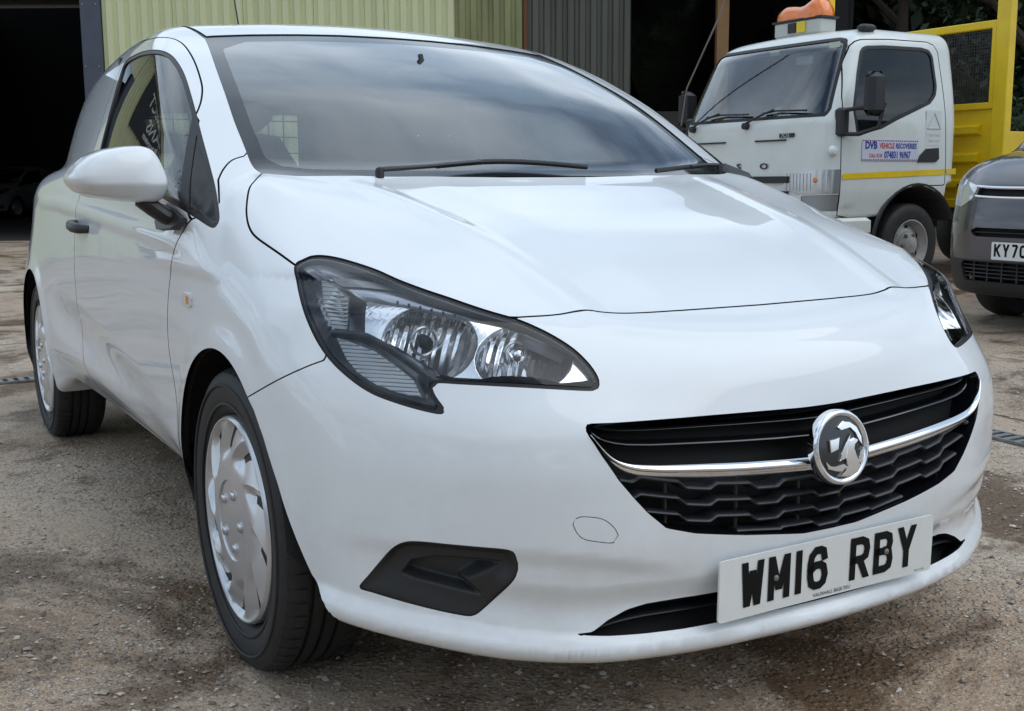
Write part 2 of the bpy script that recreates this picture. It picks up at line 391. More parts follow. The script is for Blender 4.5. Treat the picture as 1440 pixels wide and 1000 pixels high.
def lower(x,y,z):
    X=np.abs(x)
    a=smax(X-S_(z,y),(z-T_(y,X))*.85,.07)
    fr=(F_(z,X)-y)*.75
    a=smax(a,fr,.05)
    a=smax(a,(y-tail(X,z))*.9,.08)
    zb=.165+.025*sstep((X-.30)/.22)*sstep((-.2-y)/.2)+.055*sstep((X-.50)/.32)*sstep((-.2-y)/.2)+.03*sstep((y-2.8)/.3)+.06*sstep((y-.05)/.18)*sstep((2.4-y)/.3)
    a=smax(a,zb-z,.03)
    return a
def green(x,y,z):
    X=np.abs(x)
    a=smax((X-G_(z,y)+.05*sstep((1.0-z)/.16))*.95,(W_(z,X)-y)*.46,.045)
    a=smax(a,(z-R_(y,X)),.06)
    a=smax(a,(y-tail(X,z))*.8,.10)
    return smax(a,.80-z,.02)
def body(x,y,z):
    return smin(lower(x,y,z),green(x,y,z),.03)-detail(x,y,z)
def grad(p,h=1e-3):
    x,y,z=p[:,0],p[:,1],p[:,2]
    return np.stack([body(x+h,y,z)-body(x-h,y,z),body(x,y+h,z)-body(x,y-h,z),body(x,y,z+h)-body(x,y,z-h)],1)/(2*h)
def nets(gx,gy,gz,fn):
    """surface nets of fn<0 on a rectilinear grid -> verts, quads"""
    X,Y,Z=np.meshgrid(gx,gy,gz,indexing='ij')
    f=np.empty(X.shape,np.float32)
    for i in range(0,len(gx)): f[i]=fn(X[i],Y[i],Z[i])
    s=f<0
    cs=np.zeros((len(gx)-1,len(gy)-1,len(gz)-1),np.uint8)
    for a in (0,1):
        for b in (0,1):
            for c in (0,1):
                cs+=s[a:len(gx)-1+a,b:len(gy)-1+b,c:len(gz)-1+c]
    cell=(cs>0)&(cs<8)
    idx=-np.ones(cell.shape,int); ii=np.argwhere(cell); idx[cell]=np.arange(len(ii))
    acc=np.zeros((len(ii),3)); cnt=np.zeros(len(ii)); G=(gx,gy,gz)
    for ax in range(3):
        o=[k for k in range(3) if k!=ax]
        for p in (0,1):
            for q in (0,1):
                A=ii.copy(); A[:,o[0]]+=p; A[:,o[1]]+=q; B=A.copy(); B[:,ax]+=1
                fa=f[tuple(A.T)]; fb=f[tuple(B.T)]; m=(fa<0)!=(fb<0)
                t=np.where(m,fa/np.where(m,fa-fb,1),0)
                P=np.stack([G[k][A[:,k]] for k in range(3)],1)
                P[:,ax]+=t*(G[ax][B[:,ax]]-G[ax][A[:,ax]])
                acc[m]+=P[m]; cnt[m]+=1
    V=acc/cnt[:,None]
    Q=[]
    for ax in range(3):
        o=[k for k in range(3) if k!=ax]
        n=f.shape
        sl=[slice(None)]*3; sl[ax]=slice(0,-1); a=s[tuple(sl)]; sl[ax]=slice(1,None); b=s[tuple(sl)]
        e=np.argwhere(a!=b); flip=a[tuple(e.T)]
        ok=np.ones(len(e),bool)
        for k in o: ok&=(e[:,k]>0)&(e[:,k]<n[k]-1)
        e=e[ok]; flip=flip[ok]
        def c(d0,d1):
            k=e.copy(); k[:,o[0]]-=d0; k[:,o[1]]-=d1; return idx[tuple(k.T)]
        q=np.stack([c(1,1),c(0,1),c(0,0),c(1,0)],1)
        if ax==1: flip=~flip
        q[~flip]=q[~flip][:,::-1]
        Q.append(q)
    return V,np.concatenate(Q)

TABLES = {
 'F':[[-0.7543,-0.7436,-0.7024,-0.6323,-0.5609,-0.4673,-0.3845,-0.2688,-0.032],[-0.8076,-0.7972,-0.7596,-0.6876,-0.6015,-0.4969,-0.4018,-0.2767,-0.0319],[-0.8122,-0.8068,-0.7746,-0.7108,-0.6262,-0.5132,-0.41,-0.2799,-0.0322],[-0.8229,-0.8175,-0.79,-0.7264,-0.6413,-0.5218,-0.4142,-0.2783,-0.0327],[-0.8193,-0.8134,-0.7881,-0.7286,-0.6407,-0.5178,-0.4094,-0.2738,-0.0318],[-0.7931,-0.7889,-0.7753,-0.7179,-0.6263,-0.5012,-0.3957,-0.2577,-0.0194],[-0.7615,-0.7556,-0.7259,-0.6678,-0.5798,-0.4644,-0.3595,-0.2256,0.0234],[-0.7372,-0.7288,-0.6924,-0.6316,-0.5467,-0.4256,-0.3097,-0.1745,0.076],[-0.7125,-0.7057,-0.6733,-0.6128,-0.532,-0.399,-0.277,-0.1246,0.1282],[-0.6972,-0.6908,-0.6678,-0.6126,-0.5307,-0.3849,-0.2433,-0.0794,0.1902],[-0.5988,-0.5929,-0.5698,-0.527,-0.4479,-0.2872,-0.1337,0.0538,0.332]],
 'T':[[0.6958,0.6963,0.6928,0.6794,0.6565,0.6249,0.5883,0.5512,0.5137],[0.7295,0.7299,0.7284,0.721,0.7068,0.6794,0.6418,0.6032,0.5644],[0.769,0.7687,0.7631,0.7537,0.7415,0.7136,0.6762,0.6346,0.5952],[0.8265,0.8252,0.8195,0.8104,0.7983,0.7664,0.7265,0.6853,0.6461],[0.8819,0.8799,0.8756,0.864,0.8422,0.8144,0.7788,0.7356,0.6963],[0.9331,0.9317,0.9289,0.9198,0.9038,0.8788,0.8422,0.8001,0.7547],[0.9805,0.9788,0.9754,0.9715,0.9687,0.9417,0.8951,0.8481,0.8011],[1.0007,0.9986,0.9957,0.9941,0.9971,0.9712,0.9155,0.8641,0.816],[1.0128,1.0117,1.0088,1.0083,1.0019,0.9698,0.9262,0.882,0.8397],[1.0334,1.0329,1.0309,1.0292,1.009,0.9902,0.9562,0.9167,0.872],[1.0737,1.0731,1.0704,1.0667,1.0537,1.0333,1.0003,0.9589,0.9128],[1.0936,1.0927,1.0884,1.082,1.0658,1.0438,1.0179,0.9748,0.9323],[1.0832,1.0818,1.0759,1.0669,1.0472,1.0234,1.0008,0.9606,0.9209],[1.0325,1.0307,1.0231,1.0125,0.9931,0.97,0.9355,0.8963,0.8588]],
 'S':[[0.7433,0.7672,0.7912,0.7955,0.7952,0.8004,0.8111,0.8174,0.7843,0.7315],[0.7776,0.8026,0.8236,0.8205,0.8184,0.8227,0.8333,0.8448,0.8167,0.7539],[0.8019,0.8258,0.8415,0.8334,0.8265,0.83,0.8456,0.8601,0.8387,0.7654],[0.8167,0.8427,0.8493,0.8381,0.832,0.8348,0.8495,0.8618,0.84,0.7646],[0.8189,0.8409,0.8469,0.8405,0.8358,0.8368,0.8471,0.8554,0.8353,0.7547],[0.8087,0.8308,0.8375,0.8377,0.8362,0.835,0.8415,0.8413,0.813,0.7347],[0.788,0.8147,0.8247,0.8301,0.8308,0.8295,0.8326,0.8274,0.7916,0.7132],[0.7682,0.797,0.8084,0.8135,0.8189,0.8199,0.8236,0.8161,0.781,0.6963],[0.7495,0.7797,0.7899,0.795,0.8018,0.806,0.8136,0.8073,0.7695,0.6816],[0.7315,0.7624,0.7712,0.7734,0.7801,0.7872,0.7989,0.7921,0.7524,0.665],[0.7037,0.7352,0.7443,0.7468,0.7536,0.7607,0.7724,0.7658,0.726,0.6391]],
 'W':[[-0.1697,-0.1588,-0.1339,-0.0994,-0.0605,-0.0229,0.0392],[0.0489,0.0601,0.0858,0.1212,0.1604,0.1967,0.2567],[0.1422,0.1536,0.1801,0.2166,0.2565,0.2918,0.3497],[0.3248,0.3363,0.3635,0.4008,0.4415,0.4779,0.5366],[0.5034,0.515,0.5427,0.5811,0.6232,0.662,0.7235],[0.7319,0.7435,0.7714,0.8105,0.8534,0.895,0.9607],[0.9414,0.953,0.9809,1.0197,1.0636,1.1087,1.1785],[1.1051,1.1167,1.1448,1.1843,1.2306,1.2778,1.3504],[1.2685,1.2801,1.3086,1.3497,1.3982,1.4473,1.5219]],
 'G':[[0.8804,0.879,0.8636,0.8452,0.8238,0.7932,0.7448,0.6762],[0.8586,0.8584,0.8439,0.8253,0.8027,0.7713,0.723,0.655],[0.8366,0.8337,0.821,0.8022,0.7797,0.7465,0.6963,0.634],[0.8093,0.8043,0.7926,0.775,0.7518,0.718,0.6675,0.6033],[0.7766,0.7685,0.7591,0.7431,0.7201,0.6855,0.6357,0.5721],[0.7339,0.7264,0.7188,0.7051,0.6818,0.6463,0.5962,0.5318],[0.6892,0.6827,0.6782,0.667,0.6442,0.6073,0.5559,0.4895],[0.6386,0.6332,0.6305,0.6208,0.5991,0.5615,0.5106,0.445]],
 'R':[[1.3607,1.3539,1.3434,1.3362,1.3252,1.2993],[1.4208,1.4137,1.4028,1.3961,1.3867,1.3612],[1.4509,1.4437,1.4319,1.4248,1.4168,1.3898],[1.4745,1.4674,1.455,1.4457,1.4347,1.406],[1.4849,1.4775,1.4643,1.4533,1.438,1.4063],[1.4746,1.467,1.4524,1.4388,1.4197,1.3853],[1.4421,1.4341,1.4181,1.4019,1.3798,1.3424],[1.3895,1.3811,1.3636,1.3452,1.3205,1.2798]],
}

def set_tables():
    spec = dict(F=(FZ,FX,66,70,(.15,.80),(0,.872)),T=(TY,TX,120,60,(-.75,3.2),(0,.88)),S=(SZ,SY,60,90,(.15,1.10),(-.6,3.2)),
                W=(WZ,WX,60,50,(.80,1.50),(0,.80)),G=(GZ,GY,50,70,(.80,1.45),(-.1,3.0)),R=(RY,RX,60,40,(.6,2.9),(0,.68)))
    for k,(a,b,na,nb,ra,rb) in spec.items(): globals()[k+'_'] = Tab(a,b,TABLES[k],na,nb,1,ra,rb)
set_tables()
def body_mesh():
    gx = np.arange(-.92,.0125,.0095); gy = np.r_[np.arange(-.89,.40,.0095),np.arange(.40,3.28,.020)]; gz = np.r_[np.arange(.13,.33,.0065),np.arange(.33,1.53,.0115)]
    X = np.abs(gx); f2 = dict(S=S_(gz[None,:],gy[:,None]), T=T_(gy[None,:],X[:,None]), F=F_(gz[None,:],X[:,None]), W=W_(gz[None,:],X[:,None]),
        G=G_(gz[None,:],gy[:,None])-.05*sstep((1.0-gz[None,:])/.16), Rr=R_(gy[None,:],X[:,None]), B=tail(X[:,None],gz[None,:]))
    fy = sstep((-.2-gy)/.2)
    idx = {float(v):i for i,v in enumerate(gx)}
    def fn(x,y,z):
        i = idx[float(x[0,0])]; Xi = X[i]; Y = gy[:,None]; Zz = gz[None,:]
        a = smax(Xi-f2['S'], (Zz-f2['T'][i][:,None])*.85, .07)
        a = smax(a, (f2['F'][i][None,:]-Y)*.75, .05); a = smax(a, (Y-f2['B'][i][None,:])*.9, .08)
        zb = .165+.025*sstep((Xi-.30)/.22)*fy+.055*sstep((Xi-.50)/.32)*fy+.03*sstep((gy-2.8)/.3)+.06*sstep((gy-.05)/.18)*sstep((2.4-gy)/.3)
        a = smax(a, zb[:,None]-Zz, .03)
        g = smax((Xi-f2['G'])*.95, (f2['W'][i][None,:]-Y)*.46, .045); g = smax(g, Zz-f2['Rr'][i][:,None], .06)
        g = smax(g, (Y-f2['B'][i][None,:])*.8, .10); g = smax(g, .80-Zz, .02)
        return smin(a, g, .03)
    V, Q = nets(gx, gy, gz, fn)
    for _ in range(4):
        f = body(*V.T); g = grad1(V, f); V = V-g*(f/np.maximum((g*g).sum(1),1e-6)).clip(-.02,.02)[:,None]
    f = body(*V.T); bad = np.flatnonzero(np.abs(f) > 3e-5); f = f[bad]
    for _ in range(8):
        if len(bad) == 0: break
        b = V[bad]; g = grad1(b, f, 2e-4); b = b-g*(f/np.maximum((g*g).sum(1),.05)).clip(-.004,.004)[:,None]*.8; V[bad] = b
        f = body(*b.T); k = np.abs(f) > 3e-5; bad = bad[k]; f = f[k]
    g = grad(V); N = g/np.linalg.norm(g,axis=1)[:,None]
    T = np.concatenate([Q[:,[0,1,2]],Q[:,[0,2,3]]])
    # orient outwards
    fnrm = np.cross(V[T[:,1]]-V[T[:,0]], V[T[:,2]]-V[T[:,0]]); s = (fnrm*N[T[:,0]]).sum(1) < 0; T[s] = T[s][:,::-1]
    return TM(V,N,T)
def grad1(p, f, h=1e-3):
    x,y,z = p.T
    return np.stack([body(x+h,y,z)-f, body(x,y+h,z)-f, body(x,y,z+h)-f],1)/h
def on_body(x, y, z, axis, it=14):
    """slide points along one axis onto the skin"""
    p = np.stack(np.broadcast_arrays(np.asarray(x,float),np.asarray(y,float),np.asarray(z,float)),1).copy()
    for _ in range(it):
        f = body(*p.T); e = np.zeros(3); e[axis] = 1e-3; g = (body(*(p+e).T)-f)/1e-3; p[:,axis] -= np.clip(f/np.where(np.abs(g)<.15,.15*np.sign(g+1e-9),g),-.04,.04)
    return p
FEATS = {
 'headlight':[[-0.7542,-0.2105,0.83],[-0.7393,-0.2124,0.8378],[-0.7265,-0.2136,0.8436],[-0.7102,-0.229,0.8459],[-0.6922,-0.2618,0.8428],[-0.6733,-0.3116,0.8346],[-0.6551,-0.3699,0.8233],[-0.6357,-0.4218,0.8081],[-0.6124,-0.4629,0.7955],[-0.5876,-0.4991,0.7843],[-0.5623,-0.5331,0.7723],[-0.5356,-0.5634,0.7612],[-0.5072,-0.5899,0.7513],[-0.4858,-0.613,0.74],[-0.465,-0.6365,0.7259],[-0.4456,-0.6617,0.7085],[-0.4332,-0.6835,0.6903],[-0.4258,-0.7024,0.6715],[-0.4252,-0.7147,0.6564],[-0.4312,-0.7202,0.6466],[-0.4433,-0.7185,0.6438],[-0.4943,-0.6961,0.6479],[-0.5426,-0.6703,0.6517],[-0.5881,-0.6396,0.6543],[-0.6279,-0.6056,0.6556],[-0.6502,-0.5846,0.6564],[-0.658,-0.5796,0.6527],[-0.6611,-0.5813,0.6458],[-0.6587,-0.5925,0.6323],[-0.6536,-0.6063,0.6192],[-0.6545,-0.6102,0.6118],[-0.6599,-0.6063,0.6095],[-0.6717,-0.5932,0.6114],[-0.692,-0.5681,0.6168],[-0.7118,-0.5413,0.6238],[-0.7312,-0.5126,0.6325],[-0.7471,-0.4846,0.6449],[-0.7618,-0.4527,0.6627],[-0.7725,-0.4199,0.6823],[-0.779,-0.386,0.7058],[-0.7817,-0.3518,0.7336],[-0.7776,-0.3046,0.7686],[-0.7653,-0.2503,0.8001]],
 'fog':[[-0.7663,-0.502,0.3049],[-0.7547,-0.5174,0.3287],[-0.7406,-0.5368,0.357],[-0.7284,-0.5595,0.3843],[-0.7159,-0.5801,0.3982],[-0.6964,-0.6033,0.4021],[-0.662,-0.6391,0.4013],[-0.6233,-0.6738,0.3996],[-0.5846,-0.7033,0.396],[-0.5756,-0.703,0.3803],[-0.5707,-0.7008,0.3646],[-0.574,-0.6963,0.3456],[-0.5842,-0.6823,0.3248],[-0.596,-0.6629,0.3023],[-0.6117,-0.6501,0.2826],[-0.6237,-0.6429,0.2735],[-0.638,-0.6318,0.2735],[-0.6691,-0.6056,0.2794],[-0.7001,-0.5785,0.2871],[-0.73,-0.5485,0.295],[-0.7526,-0.5208,0.301]],
 'tow':[[-0.5017,-0.7526,0.4436],[-0.4912,-0.7575,0.4511],[-0.4679,-0.7676,0.4488],[-0.4532,-0.7735,0.444],[-0.4382,-0.779,0.4303],[-0.4312,-0.7814,0.4157],[-0.4323,-0.781,0.4078],[-0.4418,-0.7778,0.4036],[-0.4641,-0.7692,0.4071],[-0.4856,-0.7598,0.4129],[-0.4963,-0.7549,0.4254]],
 'intake_top':[[-0.4829,-0.7318,0.2434],[-0.4543,-0.7426,0.2453],[-0.4289,-0.7475,0.2613],[-0.3945,-0.7541,0.2753],[-0.3608,-0.7622,0.2817],[-0.3227,-0.7718,0.2836],[-0.2959,-0.778,0.2846],[-0.2265,-0.7873,0.283]],
 'intake_bot':[[-0.4836,-0.7329,0.2415],[-0.4344,-0.7557,0.2381],[-0.3749,-0.7751,0.2364],[-0.3054,-0.7912,0.2356],[-0.237,-0.8011,0.2365]],
 'grille_top':[[-0.4716,-0.7443,0.5946],[-0.4656,-0.7452,0.5968],[-0.3817,-0.7657,0.5952],[-0.24,-0.7788,0.5917],[-0.0418,-0.7872,0.5849]],
 'grille_bot':[[-0.4727,-0.746,0.5909],[-0.4734,-0.7495,0.5833],[-0.4555,-0.7666,0.5471],[-0.4313,-0.7797,0.5063],[-0.4064,-0.7873,0.475],[-0.383,-0.7929,0.4487],[-0.3497,-0.7997,0.4194],[-0.2962,-0.8083,0.4042],[-0.1929,-0.8173,0.3865],[-0.0647,-0.8202,0.3689]],
 'chrome_top':[[-0.4697,-0.7513,0.5827],[-0.4583,-0.7611,0.5671],[-0.4471,-0.7687,0.5506],[-0.4292,-0.7764,0.5387],[-0.4013,-0.7842,0.5303],[-0.3564,-0.7926,0.5241],[-0.2936,-0.802,0.5189],[-0.192,-0.8117,0.5106],[-0.1001,-0.8166,0.5045]],
 'chrome_bot':[[-0.4682,-0.7538,0.578],[-0.4633,-0.7588,0.5687],[-0.448,-0.77,0.5427],[-0.4277,-0.7791,0.5238],[-0.4025,-0.7861,0.5155],[-0.3579,-0.7949,0.5084],[-0.2627,-0.8087,0.4983],[-0.1936,-0.8142,0.4923],[-0.0691,-0.8194,0.4839]],
 'bonnet_nose':[[-0.5023,-0.5874,0.7535],[-0.4515,-0.5975,0.754],[-0.4141,-0.5998,0.7559],[-0.3718,-0.6032,0.759],[-0.3549,-0.6079,0.7559],[-0.3364,-0.6106,0.7533],[-0.2908,-0.6187,0.7499],[-0.1817,-0.6239,0.7486]],
 'bonnet_side':[[-0.7549,-0.2095,0.8299],[-0.7625,-0.1149,0.8537],[-0.7681,-0.0313,0.8732],[-0.7644,0.0213,0.8913],[-0.7521,0.0739,0.917],[-0.7347,0.1199,0.9438],[-0.7133,0.1671,0.9698],[-0.6923,0.1903,0.9841],[-0.6638,0.2354,0.9977]],
 'bumper_wing':[[-0.8499,-0.203,0.591],[-0.8292,-0.3156,0.6381],[-0.7995,-0.3822,0.6682],[-0.7777,-0.4117,0.6816]],
 'wing_pillar':[[-0.6683,0.3442,1.0379],[-0.6881,0.3443,1.0321],[-0.7035,0.3395,1.0244],[-0.7253,0.3207,1.0053],[-0.7427,0.2967,0.9847]],
 'door_front':[[-0.8168,0.2511,0.9018],[-0.8227,0.3257,0.8758],[-0.8301,0.3575,0.8522],[-0.8324,0.3624,0.8385],[-0.8336,0.4052,0.7655],[-0.8381,0.4272,0.6808],[-0.8392,0.4397,0.6008],[-0.8385,0.426,0.5175],[-0.8363,0.3994,0.4192],[-0.8432,0.3136,0.3916]],
 'door_top':[[-0.62,1.5194,1.4094],[-0.6428,1.2679,1.3943],[-0.6417,1.0982,1.3807],[-0.6292,1.0332,1.3687],[-0.6251,0.963,1.3461],[-0.6334,0.8631,1.307],[-0.6468,0.7688,1.2657],[-0.6614,0.6871,1.2271],[-0.671,0.6461,1.2057],[-0.6848,0.6064,1.1822],[-0.7003,0.5725,1.1596],[-0.7187,0.544,1.1376]],
 'window':[[-0.7629,1.4752,1.0838],[-0.7423,1.4689,1.1529],[-0.7218,1.4834,1.2121],[-0.7017,1.4976,1.2645],[-0.6745,1.5618,1.3216],[-0.6596,1.5649,1.3535],[-0.6618,1.4559,1.3602],[-0.6736,1.2428,1.3554],[-0.6849,1.0234,1.338],[-0.6771,0.9269,1.3195],[-0.677,0.8448,1.2903],[-0.6867,0.7328,1.2413],[-0.7067,0.6017,1.1732],[-0.7257,0.4806,1.0992],[-0.7394,0.3811,1.0361],[-0.754,0.2824,0.9715],[-0.7759,0.1821,0.9164],[-0.7859,0.1559,0.8971],[-0.7965,0.1564,0.8848],[-0.8033,0.1947,0.8914],[-0.8186,0.2676,0.9129],[-0.8314,0.3781,0.9374]],
 'divider':[[-0.7102,0.5799,1.1604],[-0.8247,0.3097,0.9382]],
 'divider2':[[-0.7188,0.5184,1.1232],[-0.8159,0.2756,0.9256]],
 'screen_l':[[-0.5543,1.0355,1.3817],[-0.6125,0.7124,1.2485],[-0.644,0.4999,1.1351],[-0.6538,0.4007,1.0753],[-0.6633,0.3065,1.0189],[-0.6646,0.2696,1.0052],[-0.6622,0.2359,0.998]],
}

PHI = R(35); CP, SP = math.cos(PHI), math.sin(PHI)
obl = lambda P:np.stack([P[:,0]*CP-P[:,1]*SP, P[:,2]],1)      # seen square to the front corner
frv = lambda P:P[:,[0,2]]; sdv = lambda P:P[:,[1,2]]; plv = lambda P:P[:,[0,1]]
def spline(P, closed=False, m=6, sm=2):
    """Catmull-Rom through the points, then lightly faired"""
    P = np.asarray(P,float); Q = np.concatenate([P[-1:],P,P[:2]]) if closed else np.concatenate([2*P[:1]-P[1:2],P,2*P[-1:]-P[-2:-1]])
    out = []
    for i in range(1,len(Q)-2):
        a,b,c,d = Q[i-1:i+3]
        for t in np.arange(m)/m: out.append(.5*(2*b+(c-a)*t+(2*a-5*b+4*c-d)*t*t+(3*b-a-3*c+d)*t**3))
    if not closed: out.append(P[-1])
    out = np.array(out)
    for _ in range(sm):
        if closed: out = (np.roll(out,1,0)+2*out+np.roll(out,-1,0))/4
        else: out[1:-1] = (out[:-2]+2*out[1:-1]+out[2:])/4
    return out
def side_pts(L):
    """(y, z) pairs put on the flank"""
    L = np.array(L,float); return on_body(np.full(len(L),-.80), L[:,0], L[:,1], 0, 25)
fe = {k:np.array(v) for k,v in FEATS.items()}
for _k in ('headlight','fog','tow'): fe[_k] = spline(fe[_k], True, 5, 2)
for _k,_n in (('bonnet_nose',2),('bonnet_side',6),('bumper_wing',4),('wing_pillar',4),('door_front',10),('door_top',14),('screen_l',6)): fe[_k] = spline(fe[_k], False, 6, _n)
GAP = .0023
van = thing('panel_van', 'white three-door panel van with black grille, parked in front', 'van')
def build_body():
    M = body_mesh()
    M.V[:,0] = np.where(np.abs(M.V[:,0])<.0025, np.sign(M.V[:,0]+1e-9)*.0025, M.V[:,0])
    M, _ = M.split(M.V[:,0]); z0 = np.abs(M.V[:,0])<1e-6; M.N[z0,0] = 0; M.N /= np.linalg.norm(M.N,axis=1)[:,None]
    M, _ = M.split(.172-M.V[:,2]+0*M.V[:,0]) if False else (M,None)
    out = {}
    # wheel arches
    for ay in AX:
        ap = [[ay+ARCH*math.cos(t), HZ+ARCH*math.sin(t)] for t in np.linspace(R(-35),math.pi-R(40),40)] if ay == 0 else [[ay+ARCH*math.cos(t), HZ+ARCH*math.sin(t)] for t in np.linspace(R(-35),math.pi+R(35),60)]
        ap = [p for p in ap if not (ay == 0 and p[0] < -.20 and p[1] < .6)]
        if ay == 0: ap += [[-.232,.572],[-.272,.53],[-.325,.455],[-.368,.376],[-.405,.306],[-.45,.267],[-.47,.24],[-.485,.15],[-.485,.05],[.28,.05]]
        d = sdf(sdv(M.V), ap); d = np.where(M.V[:,0]>-.50, .05, d); _, M = M.split(d)
    _, M = M.split(np.where(M.N[:,2]<-.9, -1., 1.)*.001*0+ (M.V[:,2]-.178)) if False else (None,M)
    full = M
    # head lamp
    hl = obl(fe['headlight']); cond = lambda P,d:np.where((P[:,1]<.1)&(P[:,2]>.55), d, .05)
    H, M = M.split(cond(M.V, sdf(obl(M.V), hl)-.001))
    out['lens'], out['gasket'] = H.split(cond(H.V, sdf(obl(H.V), hl)+.0055))
    # grille, lower intake, corner recess, tow cover
    gl = np.concatenate([frv(fe['grille_top']), [[.02,.5845],[.02,.368]], frv(fe['grille_bot'])[::-1]])
    gl[-3:-1,0] -= 0
    front = lambda P,d:np.where(P[:,1]<-.3, d, .05)
    out['grille'], M = M.split(front(M.V, sdf(frv(M.V), gl)))
    it = np.concatenate([frv(fe['intake_top'])[:-1], [[.02,.284],[.02,.2365]], frv(fe['intake_bot'])[::-1]])
    out['intake'], M = M.split(front(M.V, sdf(frv(M.V), it)))
    out['fog'], M = M.split(front(M.V, sdf(obl(M.V), obl(fe['fog']))))
    out['tow'], M = M.split(front(M.V, sdf(obl(M.V), obl(fe['tow']))))
    out['tow_full'] = out['tow']; out['tow'], _ = out['tow'].split(sdf(obl(out['tow'].V), obl(fe['tow']))+.0013)
    # windscreen
    ws = fe['screen_l']; wsp = np.concatenate([[[.02,1.409]],[[-.15,1.4075],[-.28,1.402],[-.42,1.394],[-.525,1.3855]],frv(ws)[0:],[[-.60,.992],[.02,.992]]])
    up = lambda P,d:np.where((P[:,1]>.02)&(P[:,2]>.985)&(P[:,1]<1.6)&(P[:,0]>-.72), d, .05)
    out['screen'], M = M.split(up(M.V, sdf(frv(M.V), wsp)))
    # side glass (cut square to the front corner, where the pillar turns)
    rear = side_pts([[.80,.985],[1.10,1.018],[1.30,1.040],[1.42,1.053],[1.465,1.060],[1.478,1.075],[1.478,1.153],[1.488,1.212],[1.505,1.262],[1.530,1.308],[1.545,1.336],[1.535,1.353],[1.455,1.3595],[1.35,1.3585]])
    w3 = np.concatenate([fe['window'][7:], rear]); wn = obl(spline(w3, True, 6, 5))
    side = lambda P,N,d:np.where((P[:,0]<-.60)&(P[:,1]>.08)&(P[:,1]<1.7), d, .05)
    Wn, M = M.split(side(M.V, M.N, sdf(obl(M.V), wn)))
    inner, out['window_seal'] = Wn.split(sdfn(Wn, obl, wn)+.0115)
    dl, dr_ = obl(fe['divider']), obl(fe['divider2']); ext = lambda p,q,t:p+(q-p)*t
    dv = np.array([ext(dl[0],dl[1],-.25), ext(dr_[0],dr_[1],-.25), ext(dr_[0],dr_[1],1.25), ext(dl[0],dl[1],1.25)])
    out['divider'], inner = inner.split(sdf(obl(inner.V), dv))
    c0 = (dl+dr_)/2; q = obl(inner.V); cr = (q[:,0]-c0[0,0])*(c0[1,1]-c0[0,1])-(q[:,1]-c0[0,1])*(c0[1,0]-c0[0,0])
    out['quarter'], out['doorglass'] = inner.split(np.where(np.abs(cr)<1e-9,1e-6,cr))
    # rear glass
    out['rearglass'], M = M.split(np.where(M.V[:,1]>2.3, sdf(frv(M.V), [[.02,1.02],[-.50,1.03],[-.47,1.20],[-.43,1.30],[.02,1.32]]), .05))
    out['skin'] = M
    # bonnet
    bn = np.concatenate([[[.02,-.626]], plv(fe['bonnet_nose'])[::-1], [[-.56,-.565],[-.62,-.51],[-.70,-.38],[-.742,-.255]], plv(fe['bonnet_side']),
        [[-.60,.213],[-.50,.180],[-.38,.150],[-.25,.128],[-.12,.114],[.02,.110]]])
    top = lambda P,d:np.where((P[:,2]>.70)&(P[:,1]<.3), d, .05)
    d = sdfn(M, plv, bn); b, M = M.split(top(M.V, d-GAP)); out['bonnet'], _ = b.split(sdfn(b, plv, bn)+GAP)
    # cowl in front of the windscreen
    d = np.maximum(np.abs(M.V[:,0])-.70, np.maximum(M.V[:,1]-.34, -M.V[:,1])); d = np.maximum(d, sdf(plv(M.V), [[.05,.05],[-.70,.13],[-.664,.24],[-.66,.262],[-.60,.30],[-.3,.26],[.05,.24]]))
    _, M = M.split(np.where(M.V[:,2]>.90, d, .05))
    # bumper
    bp = np.concatenate([[[-.66,.56]], obl(fe['bumper_wing']), [[-.40,.70],[-.10,.735]], obl(fe['bonnet_nose']), obl(np.array([[0,-.626,.748]])), [[1.0,.748],[1.0,.05],[-.66,.05]]])
    d = sdfn(M, obl, bp); c = lambda P,d:np.where(P[:,1]<.05, d, .05)
    b, M = M.split(c(M.V, d-GAP*.6)); out['bumper'], _ = b.split(sdfn(b, obl, bp)+GAP*.6)
    # wing
    df = fe['door_front']; df = df[(df[:,2]>.56)]; wp = fe['wing_pillar']
    low = side_pts([[.352,.53],[.372,.48],[.385,.42],[.388,.34],[.385,.28],[.375,.18]])
    dl2 = np.concatenate([df,low]); L_ = np.r_[0,np.cumsum(np.linalg.norm(np.diff(dl2,axis=0),axis=1))]; s_ = np.linspace(0,L_[-1],60); dl2 = np.stack([np.interp(s_,L_,dl2[:,k]) for k in range(3)],1)
    for _ in range(40): dl2[1:-1] = (dl2[:-2]+2*dl2[1:-1]+dl2[2:])/4
    df_s = dl2[dl2[:,2]>.42]
    wg = np.concatenate([obl(np.array([[-.655,.352,1.05]])), obl(wp), obl(np.array([[-.765,.215,.935],[-.800,.225,.912]])), obl(dl2), [[-1.2,.10],[1.0,.10],[1.0,1.05]]])
    sd = lambda P,d:np.where((P[:,0]<-.60)&(P[:,1]<.5), d, .05)
    b, M = M.split(sd(M.V, sdfn(M, obl, wg)-GAP)); out['wing'], _ = b.split(sdfn(b, obl, wg)+GAP)
    # door
    dt = fe['door_top'][4:]
    rr = side_pts([[1.48,.335],[1.56,.40],[1.605,.52],[1.62,.70],[1.622,.85],[1.615,1.05],[1.60,1.25],[1.585,1.345]])
    dr3 = np.concatenate([[[-.600,1.56,1.412],[-.613,1.50,1.411]], dt, fe['divider2'][:1], fe['divider2'][1:]+[0,0,-.012], df_s, side_pts([[.393,.37],[.405,.325],[.44,.304]]), spline(rr,False,5,3)])
    dd = lambda P,N,d:np.where((P[:,0]<-.57)&(P[:,1]>.15)&(P[:,1]<1.75), d, .05)
